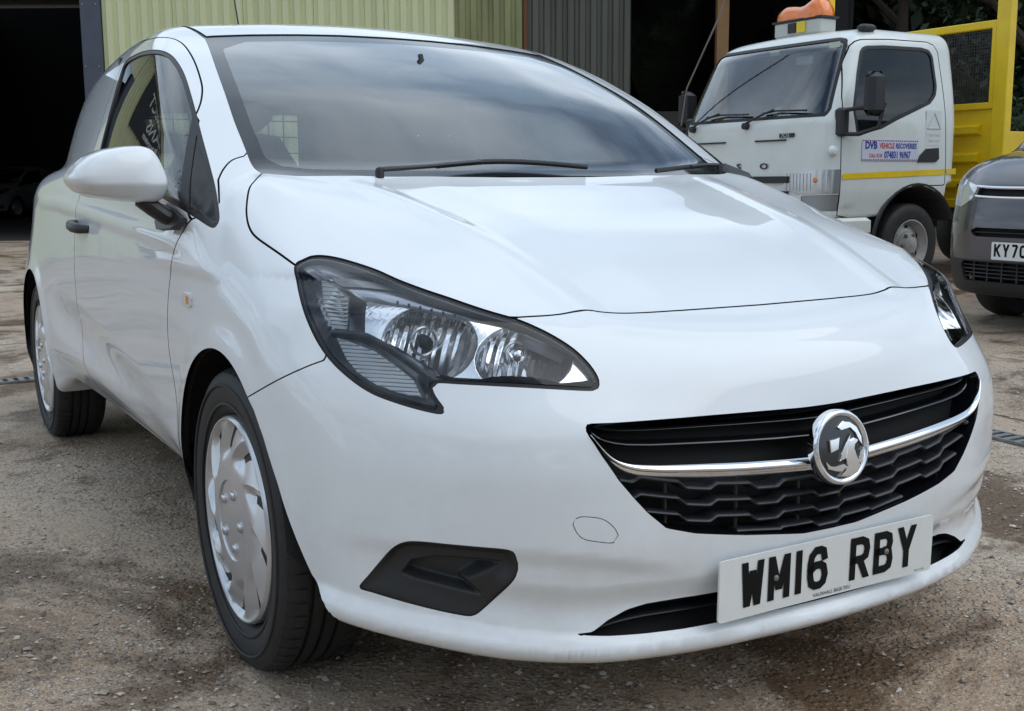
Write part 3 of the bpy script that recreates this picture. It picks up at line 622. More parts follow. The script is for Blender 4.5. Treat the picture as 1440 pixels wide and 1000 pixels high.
    dr = obl(dr3); b, M = M.split(dd(M.V, M.N, sdfn(M, obl, dr)-GAP)); out['door'], _ = b.split(sdfn(b, obl, dr)+GAP)
    # roof ditch
    d = np.maximum(np.abs(np.abs(M.V[:,0])-(.552-.05*np.clip((M.V[:,1]-1.8)/1,0,1)**2))-.007, np.maximum(.992-M.V[:,1], M.V[:,1]-2.75))
    out['ditch'], M = M.split(np.where(M.V[:,2]>1.25, d, .05))
    out['shell'] = M; out['full'] = full
    return out
ARCH = .352
def flat_glass(t, inset=.006):
    """evenly curved pane through the opening"""
    y, z = t.V[:,1]-.9, t.V[:,2]-1.15; A = np.stack([np.ones_like(y),y,z,y*y,y*z,z*z],1); ok = y > -.12; c = np.linalg.lstsq(A[ok], t.V[ok,0], rcond=None)[0]
    yc = np.maximum(y,-.25); gy = c[1]+2*c[3]*yc+c[4]*z; gz = c[2]+c[4]*yc+2*c[5]*z; N = np.stack([-np.ones_like(y),gy,gz],1); N /= np.linalg.norm(N,axis=1)[:,None]
    N = N*.75+t.N*.25; N /= np.linalg.norm(N,axis=1)[:,None]; return TM(t.V-t.N*inset, N, t.T)
BD = build_body()
UNDER = mat('underbody', (.012,.012,.012), .8)
FRIT = mat('black_glass_border', (.010,.011,.013), .12, coat=.3)
_arch = lambda a,b:(np.abs(a[:,0])>.55)&(np.minimum(np.hypot(a[:,1],a[:,2]-HZ),np.hypot(a[:,1]-AX[1],a[:,2]-HZ))<ARCH+.006)
panel('body_shell', BD['shell'].both(), WHITE, van, .016, skip=_arch)
panel('bonnet', BD['bonnet'].both(), WHITE, van, .016)
_nogr = lambda a,b:(np.abs(a[:,0])<.50)&(a[:,2]>.22)&(a[:,2]<.61)&(a[:,1]<-.70)&~((np.abs(a[:,0])>.425)&(a[:,2]<.46)&(a[:,2]>.40))
_bt = BD['tow_full'].mirror(); _bb = BD['bumper'].both(); _bb = TM(np.concatenate([_bb.V,_bt.V]),np.concatenate([_bb.N,_bt.N]),np.concatenate([_bb.T,_bt.T+len(_bb.V)]))
bumper = panel('front_bumper', weld(_bb), WHITE, van, .022, skip=lambda a,b:_nogr(a,b)|_arch(a,b))

for s in (0,1):
    f = (lambda t:t.mirror()) if s else (lambda t:t)
    panel('front_wing', f(BD['wing']), WHITE, van, .014, skip=_arch)
    door = panel('door', f(BD['door']), WHITE, van, .014)
    panel('window_seal', f(BD['window_seal']).offset(-.002), SEAL_SHADE, van, .012)
    panel('window_divider', f(BD['divider']).offset(-.001), SEAL_SHADE, van, .01)
    panel('door_glass', f(flat_glass(BD['doorglass'])), GLASSD, van, 0)
    panel('quarter_glass', f(BD['quarter']).offset(-.005), GLASSD, van, 0)
    panel('roof_seal', f(BD['ditch']).offset(-.004), SEAL_SHADE, van, .006)
    panel('tow_cover' if not s else 'blank_cover', BD['tow'], WHITE, bumper, .01) if not s else None
# windscreen: glass with a printed black border
def screen():
    g = BD['screen']; sl = frv(fe['screen_l']); sl = sl[sl[:,1]>1.035]
    e = np.concatenate([[[.5,1.384],[.02,1.384],[-.30,1.376],[-.46,1.366]], sl[sl[:,1]<1.345]+[.034,0], [[-.605,1.018],[-.55,1.010],[-.3,1.006],[.5,1.006]]])
    ins, brd = g.split(sdf(frv(g.V), e))
    panel('windscreen', ins.both().offset(-.003), GLASS, van, 0)
    panel('windscreen_border', brd.both().offset(-.003), FRIT, van, 0)
    panel('rear_window', BD['rearglass'].both().offset(-.004), GLASS, van, 0)
screen()
# ------------------------------------------------------------------ the white van: everything fixed to the body
def resample(P, n):
    P = np.asarray(P, float); L = np.r_[0, np.cumsum(np.linalg.norm(np.diff(P,axis=0),axis=1))]; s = np.linspace(0,L[-1],n)
    return np.stack([np.interp(s,L,P[:,k]) for k in range(P.shape[1])],1)
def smooth_line(P, it=2):
    P = np.asarray(P,float).copy()
    for _ in range(it): P[1:-1] = (P[:-2]+2*P[1:-1]+P[2:])/4
    return P
panel('inner_structure', BD['skin'].both().offset(-.017), UNDER, van, 0)
for nm, key, off in (('lamp_gasket','gasket',-.003),):
    for s in (0,1): panel(nm, (BD[key].mirror() if s else BD[key]).offset(off), SEAL_SHADE, van, .012)
# black cowl strip below the windscreen
_v = []
for x in np.linspace(-.66,.66,41):
    q = (abs(x)/.66)**2; _v += [(x,.085+.125*q,.968),(x,.125+.125*q,.986),(x,.175+.10*q,.988),(x,.21+.085*q,.975)]
part('scuttle_cowl', _v, [(i*4+j,(i+1)*4+j,(i+1)*4+j+1,i*4+j+1) for i in range(40) for j in range(3)], BLACKP, van, True)
# underbody tray
_v = [(x,y,z) for z in (.225,.215) for x,y in ((-.50,-.70),(.50,-.70),(.66,-.52),(.66,-.40),(.50,-.38),(.50,.38),(.66,.40),(.66,2.12),(.50,2.14),(.50,2.88),(.70,2.90),(.60,3.06),(-.60,3.06),(-.70,2.90),(-.50,2.88),(-.50,2.14),(-.66,2.12),(-.66,.40),(-.50,.38),(-.50,-.38),(-.66,-.40),(-.66,-.52))]
MB().prism([(p[0],p[1]) for p in _v[:22]], .02, lambda u,v,w:(u,v,.215+w)).build('underbody_tray', UNDER, van)
LINER = mat('arch_liner', (.010,.010,.010), .9, bump=(120,.5,.003))
def liner(ay, s):
    mb = MB(); n = 22; V = []; F = []
    for i in range(n+1):
        t = R(-20)+(math.pi+R(6))*i/n; c, q = math.cos(t), math.sin(t)
        for x,r in ((.838,.3555),(.79,.372),(.52,.372),(.50,.30),(.50,.05)): V.append((s*x, ay-c*r, HZ+q*r))
    for i in range(n):
        for k in range(4): F.append((i*5+k,i*5+k+1,(i+1)*5+k+1,(i+1)*5+k))
    # keep the liner inside the bumper and sill
    V = [(x*(.93 if z<.30 else 1),y,max(z,.24)) for x,y,z in V]
    return part('arch_liner', V, F, LINER, van, True)
for ay in AX:
    for s in (-1,1): liner(ay, s)
# ---- wheels
TRIMDARK = mat('wheel_dark', (.010,.010,.010), .6)
NUT = mat('nut_cover', (.66,.67,.69), .14, .9)
def wheel_meshes():
    # local: axle along x, outer face at -x ; radius .308
    RT, RI, w = .308, .213, .096
    prof = [(RI-.004,-.052),(RI+.002,-.070),(RI+.012,-.081),(RI+.030,-.0885),(RI+.052,-.0915),(RT-.026,-.0915),(RT-.010,-.083),(RT-.002,-.072),(RT,-.060)]
    full = prof+[(RT+.001,-.040),(RT-.007,-.0385),(RT-.007,-.0325),(RT+.001,-.031),(RT+.0015,-.012),(RT-.007,-.0105),(RT-.007,-.0045),(RT+.0015,-.003),(RT+.0015,.016),(RT-.007,.0175),(RT-.007,.0235),(RT+.001,.025),(RT+.001,.042)]+[(r,-h) for r,h in prof[::-1]]
    tyre = MB(); tyre.lathe(full, 96, 'x')
    # shoulder blocks between the cross grooves
    blk = MB()
    for k in range(64):
        for sd in (-1,1):
            t = 2*math.pi*(k+(.5 if sd>0 else 0))/64; dt = 2*math.pi/64*.40
            V = []
            for tt in (t-dt,t+dt):
                for h,r in ((.046,RT+.0035),(.064,RT+.0012),(.075,RT-.0030),(.083,RT-.0085),(.083,RT-.016),(.046,RT-.004)):
                    V.append((sd*h, r*math.sin(tt+.10*(h-.06)), r*math.cos(tt+.10*(h-.06))))
            F = [(i,(i+1)%6,6+(i+1)%6,6+i) for i in range(6)]+[(5,4,3,2,1,0),(6,7,8,9,10,11)]
            blk.add(V,F)
    # raised lettering band and rim-protection rib on the side wall
    rib = MB(); rib.lathe([(RI+.020,-.0865),(RI+.022,-.0895),(RI+.025,-.0895),(RI+.027,-.0890)], 96, 'x'); rib.lathe([(RT-.036,-.0935),(RT-.034,-.0955),(RT-.031,-.0955),(RT-.029,-.0925)], 96, 'x')
    # wheel trim: broad flat centre, ten swept vanes round the edge, slots between them (grid follows the sweep)
    NV, NP = 10, 20; NT = NV*NP; V = []; F = []; MI = []
    rr = np.r_[np.linspace(0,.070,6), [.078,.081,.083,.085], np.linspace(.092,.118,4), np.linspace(.124,RI-.013,14), np.linspace(RI-.010,RI-.001,5)]
    def hgt(r, ph):
        h = -.092-.006*(1-(r/.135)**2) if r < .135 else -.092+.010*((r-.135)/(RI-.135))**1.6
        if r < .082: h += .0035
        if .118 < r < RI-.011:
            e = float(sstep(np.array((r-.118)/.03)))*float(sstep(np.array((RI-.011-r)/.012)))
            saw = ph/.72 if ph < .72 else (1-ph)/.28
            h += e*(.016*saw-.002)
        if r > RI-.011: h -= .006*math.sin((r-(RI-.011))/.010*math.pi)
        return h
    for r in rr:
        for k in range(NT):
            ph = (k%NP)/NP; t = 2*math.pi*(k/NP-max(0,r-.10)*7.0)/NV; V.append((hgt(r,ph), r*math.sin(t), r*math.cos(t)))
    n = len(rr)
    for i in range(n-1):
        for k in range(NT):
            r = (rr[i]+rr[i+1])/2; ph = (k%NP+.5)/NP
            slot = .150 < r < .192 and .55 < ph < .75
            F.append((i*NT+k, i*NT+(k+1)%NT, (i+1)*NT+(k+1)%NT, (i+1)*NT+k)); MI.append(1 if slot else 0)
    V += [(-.050, (RI+.001)*math.sin(2*math.pi*(k/NP-(RI-.10)*7)/NV), (RI+.001)*math.cos(2*math.pi*(k/NP-(RI-.10)*7)/NV)) for k in range(NT)]
    F += [((n-1)*NT+k,(n-1)*NT+(k+1)%NT,n*NT+(k+1)%NT,n*NT+k) for k in range(NT)]; MI += [0]*NT
    trim = mesh_of('wheel_trim', V, [f[::-1] for f in F], None, True, None, [SILVER,TRIMDARK], MI); trim.set_sharp_from_angle(angle=R(17))
    ty = tyre.build('tyre', RUBBER, None, True, None, 50); tb = blk.build('t', RUBBER); rb = rib.build('r', RUBBER, None, True)
    return ty, tb, rb, trim
def nut_mesh():
    mb = MB(); mb.lathe([(.0001,-.1005),(.0060,-.100),(.0090,-.0985),(.0098,-.095),(.0120,-.0948),(.0122,-.088)], 12, 'x'); return mb
ty, tb, rb, trim_me = wheel_meshes()
def join_into(a, others):
    bm = bmesh.new(); bm.from_mesh(a.data)
    for o in others: bm.from_mesh(o.data)
    bm.to_mesh(a.data); bm.free(); a.data.shade_smooth(); a.data.set_sharp_from_angle(angle=R(40))
    for o in others: bpy.data.objects.remove(o)
join_into(ty, [tb, rb])
tyre_me = ty.data; bpy.data.objects.remove(ty)
_n = nut_mesh().build('nut_cover', NUT, None, True); nut_me = _n.data; bpy.data.objects.remove(_n)
_i = MB(); _i.lathe([(.212,-.05),(.20,-.02),(.19,.05),(.205,.075)],48,'x'); _i.lathe([(.0001,-.02),(.12,-.02),(.12,.0)],48,'x'); _o = _i.build('rim', TRIMDARK, None, True); rim_me = _o.data; bpy.data.objects.remove(_o)
_i = MB(); _i.lathe([(.0001,.02),(.125,.02),(.125,.04),(.0001,.04)],32,'x'); _o = _i.build('brake_disc', TRIMDARK, None, True); disc_me = _o.data; bpy.data.objects.remove(_o)
random.seed(4)
for ay in AX:
    for s in (-1,1):
        w = link('wheel', tyre_me, van); w.location = (s*.738, ay, HZ); a0 = random.uniform(0,6) if (ay,s)!=(0.,-1) else .62
        w.rotation_euler = (a0 if s<0 else -a0, 0, 0 if s<0 else math.pi)
        for me_, nm in ((trim_me,'wheel_trim'),(rim_me,'rim'),(disc_me,'brake_disc')): link(nm, me_, w)
        for k in range(5):
            nt_ = link('nut_cover', nut_me, w); t = 2*math.pi*k/5+.3; nt_.location = (0, .058*math.sin(t), .058*math.cos(t))
# ---- grille
gtop = np.concatenate([fe['grille_top'], [[0,-.789,.5845]]]); gtop = gtop[gtop[:,0].argsort()]; gbot = fe['grille_bot']; gbot = np.concatenate([gbot,[[0,-.82,.368]]]); gbot = gbot[gbot[:,0].argsort()]
ctop = np.concatenate([fe['chrome_top'],[[0,-.82,.4995]]]); cbot = np.concatenate([fe['chrome_bot'],[[0,-.822,.481]]])
outl = np.concatenate([frv(fe['grille_top']), [[0,.5845]]]); outl = np.concatenate([outl, [[-x,z] for x,z in outl[::-1]]])
_gb = frv(fe['grille_bot'])[::-1]; _gb = np.concatenate([[[0,.368]],_gb]); outl = np.concatenate([outl, np.stack([-_gb[::-1,0],_gb[::-1,1]],1), _gb])
GRILLE = mat('grille_black', (.022,.023,.026), .35, bump=(700,.1,.0004))
grl = BD['grille'].both()
panel('grille_backing', grl.offset(-.055), VOID, van, 0)
rv, rf = BD['grille'].both().rim(.055, lambda a,b:(np.abs(a[:,0])<1e-4)&(np.abs(b[:,0])<1e-4))
part('grille_surround', rv, rf.tolist(), GLOSSB, van, True)
_gx, _gz = np.linspace(-.50,0,41), np.linspace(.20,.62,43)
_GX, _GZ = np.meshgrid(_gx,_gz,indexing='ij'); _GY = on_body(_GX.ravel(), -.8+.25*_GX.ravel()**2, _GZ.ravel(), 1)[:,1].reshape(_GX.shape)
def surf_y(x, z):
    u = np.clip((-np.abs(np.asarray(x,float))+.50)/.0125,0,39.999); v = np.clip((np.asarray(z,float)-.20)/.01,0,41.999); i = u.astype(int); j = v.astype(int); a = u-i; b = v-j
    return (_GY[i,j]*(1-a)+_GY[i+1,j]*a)*(1-b)+(_GY[i,j+1]*(1-a)+_GY[i+1,j+1]*a)*b
def bar(name, xs, zs, ys, th, dp, m, parent):
    """bar along x: front face with rounded nose, th high, dp deep"""
    prof = [(-.5,1.0),(-.5,.25),(-.32,.05),(0,0),(.32,.05),(.5,.25),(.5,1.0)]; n = len(prof); V = []; F = []
    for x,z,y in zip(xs,zs,ys):
        for a,b in prof: V.append((x, y+b*dp, z+a*th))
    for i in range(len(xs)-1):
        for k in range(n-1): F.append((i*n+k,i*n+k+1,(i+1)*n+k+1,(i+1)*n+k))
    F += [tuple(range(n)), tuple((len(xs)-1)*n+k for k in range(n-1,-1,-1))]
    o = part(name, V, F, m, parent, True); o.data.set_sharp_from_angle(angle=R(50)); return o
zi = lambda c,x:np.interp(-np.abs(x), c[:,0], c[:,2])
gtop_s = gtop; _ct = ctop[ctop[:,0].argsort()]; _cb = cbot[cbot[:,0].argsort()]
for t in (.36,.70):
    xs = np.linspace(-.47,.47,80); zs = zi(gtop_s,xs)*(1-t)+zi(_ct,xs)*t+.006; ok = sdf(np.stack([xs,zs],1),outl)<-.004; xs,zs = xs[ok],zs[ok]
    bar('grille_slat', xs, zs, surf_y(xs,zs)+.022, .0075, .03, GLOSSB, van)
xs0 = np.linspace(-.46,.46,240)
def trap(u): u = u % 1.0; return np.clip(np.minimum((u-.0)/.10, (.52-u)/.10),0,1)
for k in range(4):
    zc = .482+.33*np.clip(np.abs(xs0)-.02,0,1)**2*.9-.018-.0275*k+.010*0
    zs = zc-.0095*trap(xs0/.143+.22+.0*k); ok = sdf(np.stack([xs0,zs],1),outl)<-.003
    bar('grille_bar', xs0[ok], zs[ok], surf_y(xs0[ok],zs[ok])+.012, .0085, .034, GRILLE, van)
for xv in (-.33,-.19,-.05,.05,.19,.33):
    z1_ = float(np.interp(-abs(xv),_cb[:,0],_cb[:,2]))-.01; z0_ = float(np.interp(-abs(xv),gbot[:,0],gbot[:,2]))+.004
    zz = np.linspace(z0_,z1_,6); yy = surf_y(np.full(6,xv),zz)+.034
    mb = MB(); mb.tube([(xv,y,z) for y,z in zip(yy,zz)], .004, 6); mb.build('grille_rib', GRILLE, van, True)
def chrome_half():
    n = 60; a = resample(smooth_line(resample(ctop[:,[0,2]],80),6), n); b = resample(smooth_line(resample(cbot[:,[0,2]],80),6), n); b[:,1] -= .0055*np.clip(np.arange(n)/12,0,1)
    V = []; F = []; m = 9
    A = on_body(a[:,0], -.78, a[:,1], 1); Bq = on_body(b[:,0], -.78, b[:,1], 1)
    for i in range(n):
        for k in range(m):
            t = k/(m-1); p = A[i]*(1-t)+Bq[i]*t; bulge = (math.sin(math.pi*t)**.6)*(.009 if t<.62 else .0065)
            V.append((p[0], p[1]+.008-bulge-.004*(t<.5), p[2]))
    for i in range(n-1):
        for k in range(m-1): F.append((i*m+k,(i+1)*m+k,(i+1)*m+k+1,i*m+k+1))
    return np.array(V), F
cv, cf = chrome_half()
for s in (1,-1):
    o = part('chrome_bar', cv*[s,1,1], [f[::s] for f in cf], CHROME, van, True)
# ---- badge on the grille: chrome ring, dark face, griffin with flag in relief
BADGE_C = Vector((0,-.8365,.5185)); _n = Vector((0,-1,.16)).normalized(); _bu = Vector((0,.16,1)).normalized(); _br = Vector((1,0,0))
def bfn(u,v,w): p = BADGE_C+_br*u+_bu*v+_n*w; return (p.x,p.y,p.z)
def badge():
    mb = MB(); n = 64; prof = [(.0535,-.002),(.0545,.0035),(.0565,.0055),(.0600,.0070),(.0635,.0056),(.0655,.0010),(.0660,-.012)]
    V = [bfn(r*math.cos(2*math.pi*k/n), r*math.sin(2*math.pi*k/n), h) for r,h in prof for k in range(n)]
    F = [(i*n+k,i*n+(k+1)%n,(i+1)*n+(k+1)%n,(i+1)*n+k) for i in range(len(prof)-1) for k in range(n)]
    mb.add(V,F); ring = mb.build('badge', CHROME, van, True, angle=60)
    MB().prism([(.0538*math.cos(2*math.pi*k/48),.0538*math.sin(2*math.pi*k/48)) for k in range(48)], .002, bfn).build('badge_face', GLOSSB, ring)
    def relief(name, poly, h=.005):
        c = np.mean(poly,0); mb = MB(); q = [(c[0]+(u-c[0])*.93,c[1]+(v-c[1])*.93) for u,v in poly]; m_ = len(poly)
        V = [bfn(u,v,.002) for u,v in poly]+[bfn(u,v,.002+h*.7) for u,v in poly]+[bfn(u,v,.002+h) for u,v in q]
        F = [tuple(range(2*m_,3*m_))]+[(a*m_+i,a*m_+(i+1)%m_,(a+1)*m_+(i+1)%m_,(a+1)*m_+i) for a in (0,1) for i in range(m_)]
        mb.add(V,F); mb.build(name, CHROME, ring)
    S = .00132; k = lambda P:[((x-40)*S,(40-y)*S) for x,y in P]
    relief('badge_flag', k([(17,29),(35,26),(31,42),(18,45)]))                                      # flag
    relief('badge_wing', k([(33,58),(38,46),(47,34),(56,24),(51,36),(46,46),(44,56)]), .004)          # wing
    relief('badge_body', k([(48,40),(53,32),(61,30),(68,33),(62,37),(60,43),(63,52),(66,60),(70,70),(64,76),(52,79),(40,80),(30,78),(40,72),(46,64),(44,54)]))
    relief('badge_leg', k([(8,56),(14,62),(24,64),(40,62),(46,66),(36,72),(24,70),(12,66)]), .004)
    relief('badge_arm', k([(68,56),(73,47),(78,44),(77,54),(72,66),(66,62)]), .004)
    relief('badge_tail', k([(44,6),(56,8),(68,16),(76,30),(77,42),(72,36),(66,24),(56,15),(38,17),(34,13)]), .004)
badge()
# ---- lower intake
panel('intake_backing', BD['intake'].both().offset(-.05), VOID, van, 0)
rv, rf = BD['intake'].both().rim(.05, lambda a,b:(np.abs(a[:,0])<1e-4)&(np.abs(b[:,0])<1e-4)); part('intake_surround', rv, rf.tolist(), GRILLE, van, True)
xs = np.linspace(-.45,.45,60)
for t in (.40,):
    zs = np.full(60,.237)*(1-t)+np.interp(-np.abs(xs), fe['intake_top'][:,0], fe['intake_top'][:,2])*t
    bar('intake_slat', xs, zs, surf_y(xs,zs)+.018, .007, .03, GRILLE, van)
# ---- corner trim with moulded pocket
FOGB = mat('textured_black_plastic', (.020,.020,.021), .48, bump=(1400,.35,.0005))
FOGIN = obl(np.array([[-.7099,-.5662,.3352],[-.7007,-.583,.3552],[-.673,-.6163,.365],[-.6261,-.6618,.3651],[-.5956,-.687,.3622],[-.6133,-.6706,.3491],[-.6358,-.6419,.3322],[-.6133,-.6495,.3097],[-.652,-.617,.3184],[-.6923,-.5826,.3286]]))
def fog(s):
    t = BD['fog'].subdivide().subdivide(); d0 = -sdf(obl(t.V), obl(fe['fog'])); d1 = -sdf(obl(t.V), FOGIN); zr = np.clip((t.V[:,2]-.27)/.13,0,1)
    dep = .004+.020*sstep(d0/.022)*sstep((zr-.15)/.75)+.026*sstep((d1+.004)/.012)
    V = t.V+dep[:,None]*np.array([.30,.90,.15]); m = TM(V,t.N,t.T); V2, F2 = m.rim(-.012)
    # smooth normals recomputed by Blender from the displaced shape
    if s: V = V*[-1,1,1]
    F = t.T[:,::-1] if s else t.T
    part('bumper_corner_trim', V, F.tolist(), FOGB, van, True)
for s in (0,1): fog(s)
# ---- head lamps: clear lens, dark housing, two reflectors, side lamp, light guide, indicator
LAMPDARK = mat('lamp_housing', (.10,.105,.115), .28, .5)
LAMPGREY = mat('lamp_bezel', (.55,.56,.60), .22, .6)
LAMPSIL = mat('lamp_silver', (.42,.43,.46), .30, .6)
REFL = mat('lamp_reflector', (.92,.93,.95), .16, .92)
RIBBED = mat('ribbed_lamp_plastic', (.62,.63,.64), .22, .35)
AMBER = mat('amber_plastic', (.75,.30,.06), .25)
BULB = glass('bulb_glass', (.9,.9,.92), .0, 1.5)
LIN = np.array([.42,.90,.02]); LIN = LIN/np.linalg.norm(LIN)
def lampat(x,y,z,dep): return np.array([x,y,z])+LIN*dep
def headlamp(s):
    k = np.array([-1,1,1]) if s else np.array([1,1,1]); fl = (lambda F:[f[::-1] for f in F]) if s else (lambda F:F)
    t = BD['lens']; lab = None
    lens = panel('headlamp', t.mirror() if s else t, LENS, van, 0)
    hl = obl(fe['headlight'])
    # housing: skin pushed back, deep in the middle and shallow at the rim
    d = np.clip(-sdf(obl(t.V), hl),0,1); V = t.V+LIN*(.012+.075*sstep(d/.020))[:,None]
    mp = obl(np.array([[-.709,-.431,.775],[-.668,-.489,.768],[-.617,-.539,.756],[-.556,-.585,.741],[-.506,-.616,.728],[-.470,-.645,.709],[-.440,-.690,.678],[-.434,-.712,.655],[-.4946,-.6966,.652],[-.5881,-.6396,.658],[-.645,-.590,.660],[-.676,-.548,.682],[-.700,-.500,.707],[-.722,-.455,.724]]))
    t2 = TM(V,t.N,t.T); mz, oz = t2.split(sdf(obl(t.V), mp)); part('housing', oz.V*k, fl(oz.T.tolist()), LAMPSIL, lens, True)
    # bright main reflector with two hollows and upright facets
    mz, _ = t.split(sdf(obl(t.V), mp)); mz = mz.subdivide().subdivide(); q = obl(mz.V); dep = np.full(len(q), .020)
    for c,Rx,Rz,h in ((obl(np.array([[-.648,-.545,.712]]))[0],.082,.060,.062),(obl(np.array([[-.520,-.642,.690]]))[0],.080,.052,.056)):
        rr = ((q[:,0]-c[0])/Rx)**2+((q[:,1]-c[1])/Rz)**2; dep = np.maximum(dep, .020+h*np.clip(1-rr,0,1)**.8)
    fac = np.abs(((q[:,0]-q[:,1]*.25)/.017)%1.0-.5)*2; dep = dep+.0045*fac*sstep((dep-.022)/.02)
    part('reflector', (mz.V+LIN*dep[:,None])*k, fl(mz.T.tolist()), REFL, lens, True)
    # light guide / upper bezel following the top edge
    top = resample(fe['headlight'][2:19], 40); low = resample(np.array([[-.745,-.318,.800],[-.722,-.40,.788],[-.709,-.431,.772],[-.668,-.489,.765],[-.617,-.539,.753],[-.556,-.585,.738],[-.506,-.616,.725],[-.470,-.645,.706],[-.442,-.69,.676],[-.437,-.709,.660]]), 40)
    V = []; F = []
    for i,(a,b) in enumerate(zip(top,low)):
        c = b+LIN*.035; c2 = b+LIN*.060; a2 = a+LIN*.014+np.array([0,0,-.008])
        for j,p in enumerate((a2, a2*.5+(b+LIN*.020)*.5, b+LIN*.026, c2)): V.append(p)
    for i in range(39):
        for j in range(3): F.append((i*4+j,(i+1)*4+j,(i+1)*4+j+1,i*4+j+1))
    part('upper_bezel', np.array(V)*k, fl(F), LAMPGREY, lens, True)
    # bright light guide strip on the bezel
    V = []; F = []
    for i in range(26):
        q = i/25; a = top[3+i]; b = low[3+i]; w = .34*(1-q*.75)+.06
        p1 = a*.55+b*.45+LIN*.0155; p2 = p1+(b-a)*w*.55
        V += [p1-LIN*.003, p2-LIN*.002]
    for i in range(25): F.append((2*i,2*i+2,2*i+3,2*i+1))
    part('light_guide', np.array(V)*k, fl(F), RIBBED, lens, True)
    # bulbs: dark-tipped in the outer hollow, bright cap in the inner one
    for (x,y,z),r,dep,m_ in (((-.655,-.548,.710),.0125,.050,TRIMDARK),((-.575,-.600,.690),.009,.050,TRIMDARK),((-.530,-.640,.690),.011,.048,CHROME)):
        c = Vector(lampat(x,y,z,dep)); a = Vector((-.25,-.96,-.03)).normalized(); mb = MB()
        mb.tube([tuple(np.array(p)*k) for p in (c-a*.03, c, c+a*.010, c+a*.014)], [r*.8,r,r*.9,r*.3], 16); mb.build('bulb_cap', m_, lens, True)
        mb = MB(); mb.tube([tuple(np.array(c-a*.012+Vector((math.cos(t)*r*1.9,0,math.sin(t)*r*1.9)))*k) for t in np.linspace(0,2*math.pi,25)],.0028,6,cap=False); mb.build('bulb_ring', LAMPGREY, lens, True)
    # ribbed side lamp (upper outer) and indicator (lower outer)
    def ribbed(name, poly, dep, m, nr):
        P = np.array(poly); c = P.mean(0); out = []; n = len(P)
        Vb = [p+LIN*dep for p in P]; mb = MB(); mb.add([tuple(v*k) for v in Vb], fl([tuple(range(n))]))
        Q = [c+(p-c)*1.10+LIN*(dep+.02) for p in P]; mb.add([tuple(v*k) for v in Vb+Q], [(i,(i+1)%n,n+(i+1)%n,n+i) for i in range(n)])
        zz = P[:,2]; 
        for j in range(nr):
            z = zz.min()+(zz.max()-zz.min())*(j+.5)/nr; xs = []
            for i in range(n):
                a,b = P[i],P[(i+1)%n]
                if (a[2]-z)*(b[2]-z) < 0: xs.append(a+(b-a)*(z-a[2])/(b[2]-a[2]))
            if len(xs) >= 2: mb.tube([tuple((xs[0]+LIN*(dep-.0012))*k), tuple((xs[1]+LIN*(dep-.0012))*k)], .0017, 6)
        return mb.build(name, m, lens)
    ribbed('side_lamp', [[-.738,-.300,.806],[-.728,-.345,.795],[-.724,-.390,.778],[-.742,-.425,.728],[-.756,-.401,.730],[-.758,-.360,.765]], .012, RIBBED, 12)
    ribbed('indicator', [[-.756,-.412,.715],[-.740,-.442,.709],[-.716,-.482,.697],[-.695,-.524,.674],[-.680,-.553,.655],[-.676,-.574,.630],[-.703,-.540,.635],[-.727,-.503,.646],[-.744,-.468,.663],[-.752,-.441,.683]], .014, RIBBED, 14)
    c = lampat(-.728,-.48,.675,.030); mb = MB(); mb.lathe([(.0001,-.010),(.007,-.008),(.010,0),(.009,.010),(.004,.014)],14,'y',tuple(c*k)); mb.build('indicator_bulb', AMBER, lens, True)
    # dark divider between indicator and main bowls
    path = resample(np.array([[-.758,-.395,.722],[-.722,-.455,.722],[-.700,-.50,.705],[-.676,-.548,.678],[-.655,-.582,.655],[-.640,-.600,.652]]),14)
    V = []; 
    for p in path: V += [p+LIN*.010+np.array([0,0,.007]), p+LIN*.006, p+LIN*.012+np.array([0,0,-.008]), p+LIN*.05]
    part('lamp_divider', np.array(V)*k, fl([(i*4+j,(i+1)*4+j,(i+1)*4+j+1,i*4+j+1) for i in range(13) for j in range(3)]), LAMPDARK, lens, True)
    # light-guide teeth
    for j in range(6):
        p = resample(np.array([[-.668,-.470,.776],[-.60,-.548,.757]]),6)[j]+LIN*.010
        MB().box(tuple(p*k), (.003,.003,.006)).build('light_guide_tooth', LAMPDARK, lens)
for s in (0,1): headlamp(s)
# ---- number plates (letter shapes built as strokes)
GLY = {'W':[[(0,1),(.18,0)],[(.18,0),(.5,.80)],[(.5,.80),(.82,0)],[(.82,0),(1,1)]],'M':[[(0,0),(0,1)],[(0,1),(.5,.22)],[(.5,.22),(1,1)],[(1,1),(1,0)]],'1':[[(.5,0),(.5,1)]],
 '6':[[(.92,.80),(.86,.95),(.66,1.0),(.34,1),(.08,.86),(.0,.66),(0,.30),(.10,.08),(.34,0),(.66,0),(.90,.08),(1,.28),(.90,.50),(.66,.58),(.34,.58),(.04,.46)]],
 'R':[[(0,0),(0,1),(.62,1),(.92,.92),(1,.74),(.92,.54),(.62,.46),(.04,.46)],[(.50,.46),(1,0)]],
 'B':[[(0,0),(0,1),(.62,1),(.90,.93),(.96,.76),(.88,.59),(.60,.53),(.04,.53)],[(.60,.53),(.92,.46),(1,.26),(.92,.07),(.62,0),(0,0)]],
 'Y':[[(0,1),(.5,.42)],[(1,1),(.5,.42)],[(.5,.5),(.5,0)]],'K':[[(0,0),(0,1)],[(1,1),(.04,.42)],[(.32,.58),(1,0)]],
 '7':[[(0,.93),(1,.93)],[(1,.93),(.36,.0)]],'0':[[(.34,0),(.66,0),(.92,.10),(1,.30),(1,.70),(.92,.90),(.66,1),(.34,1),(.08,.90),(0,.70),(0,.30),(.08,.10),(.34,0)]]}
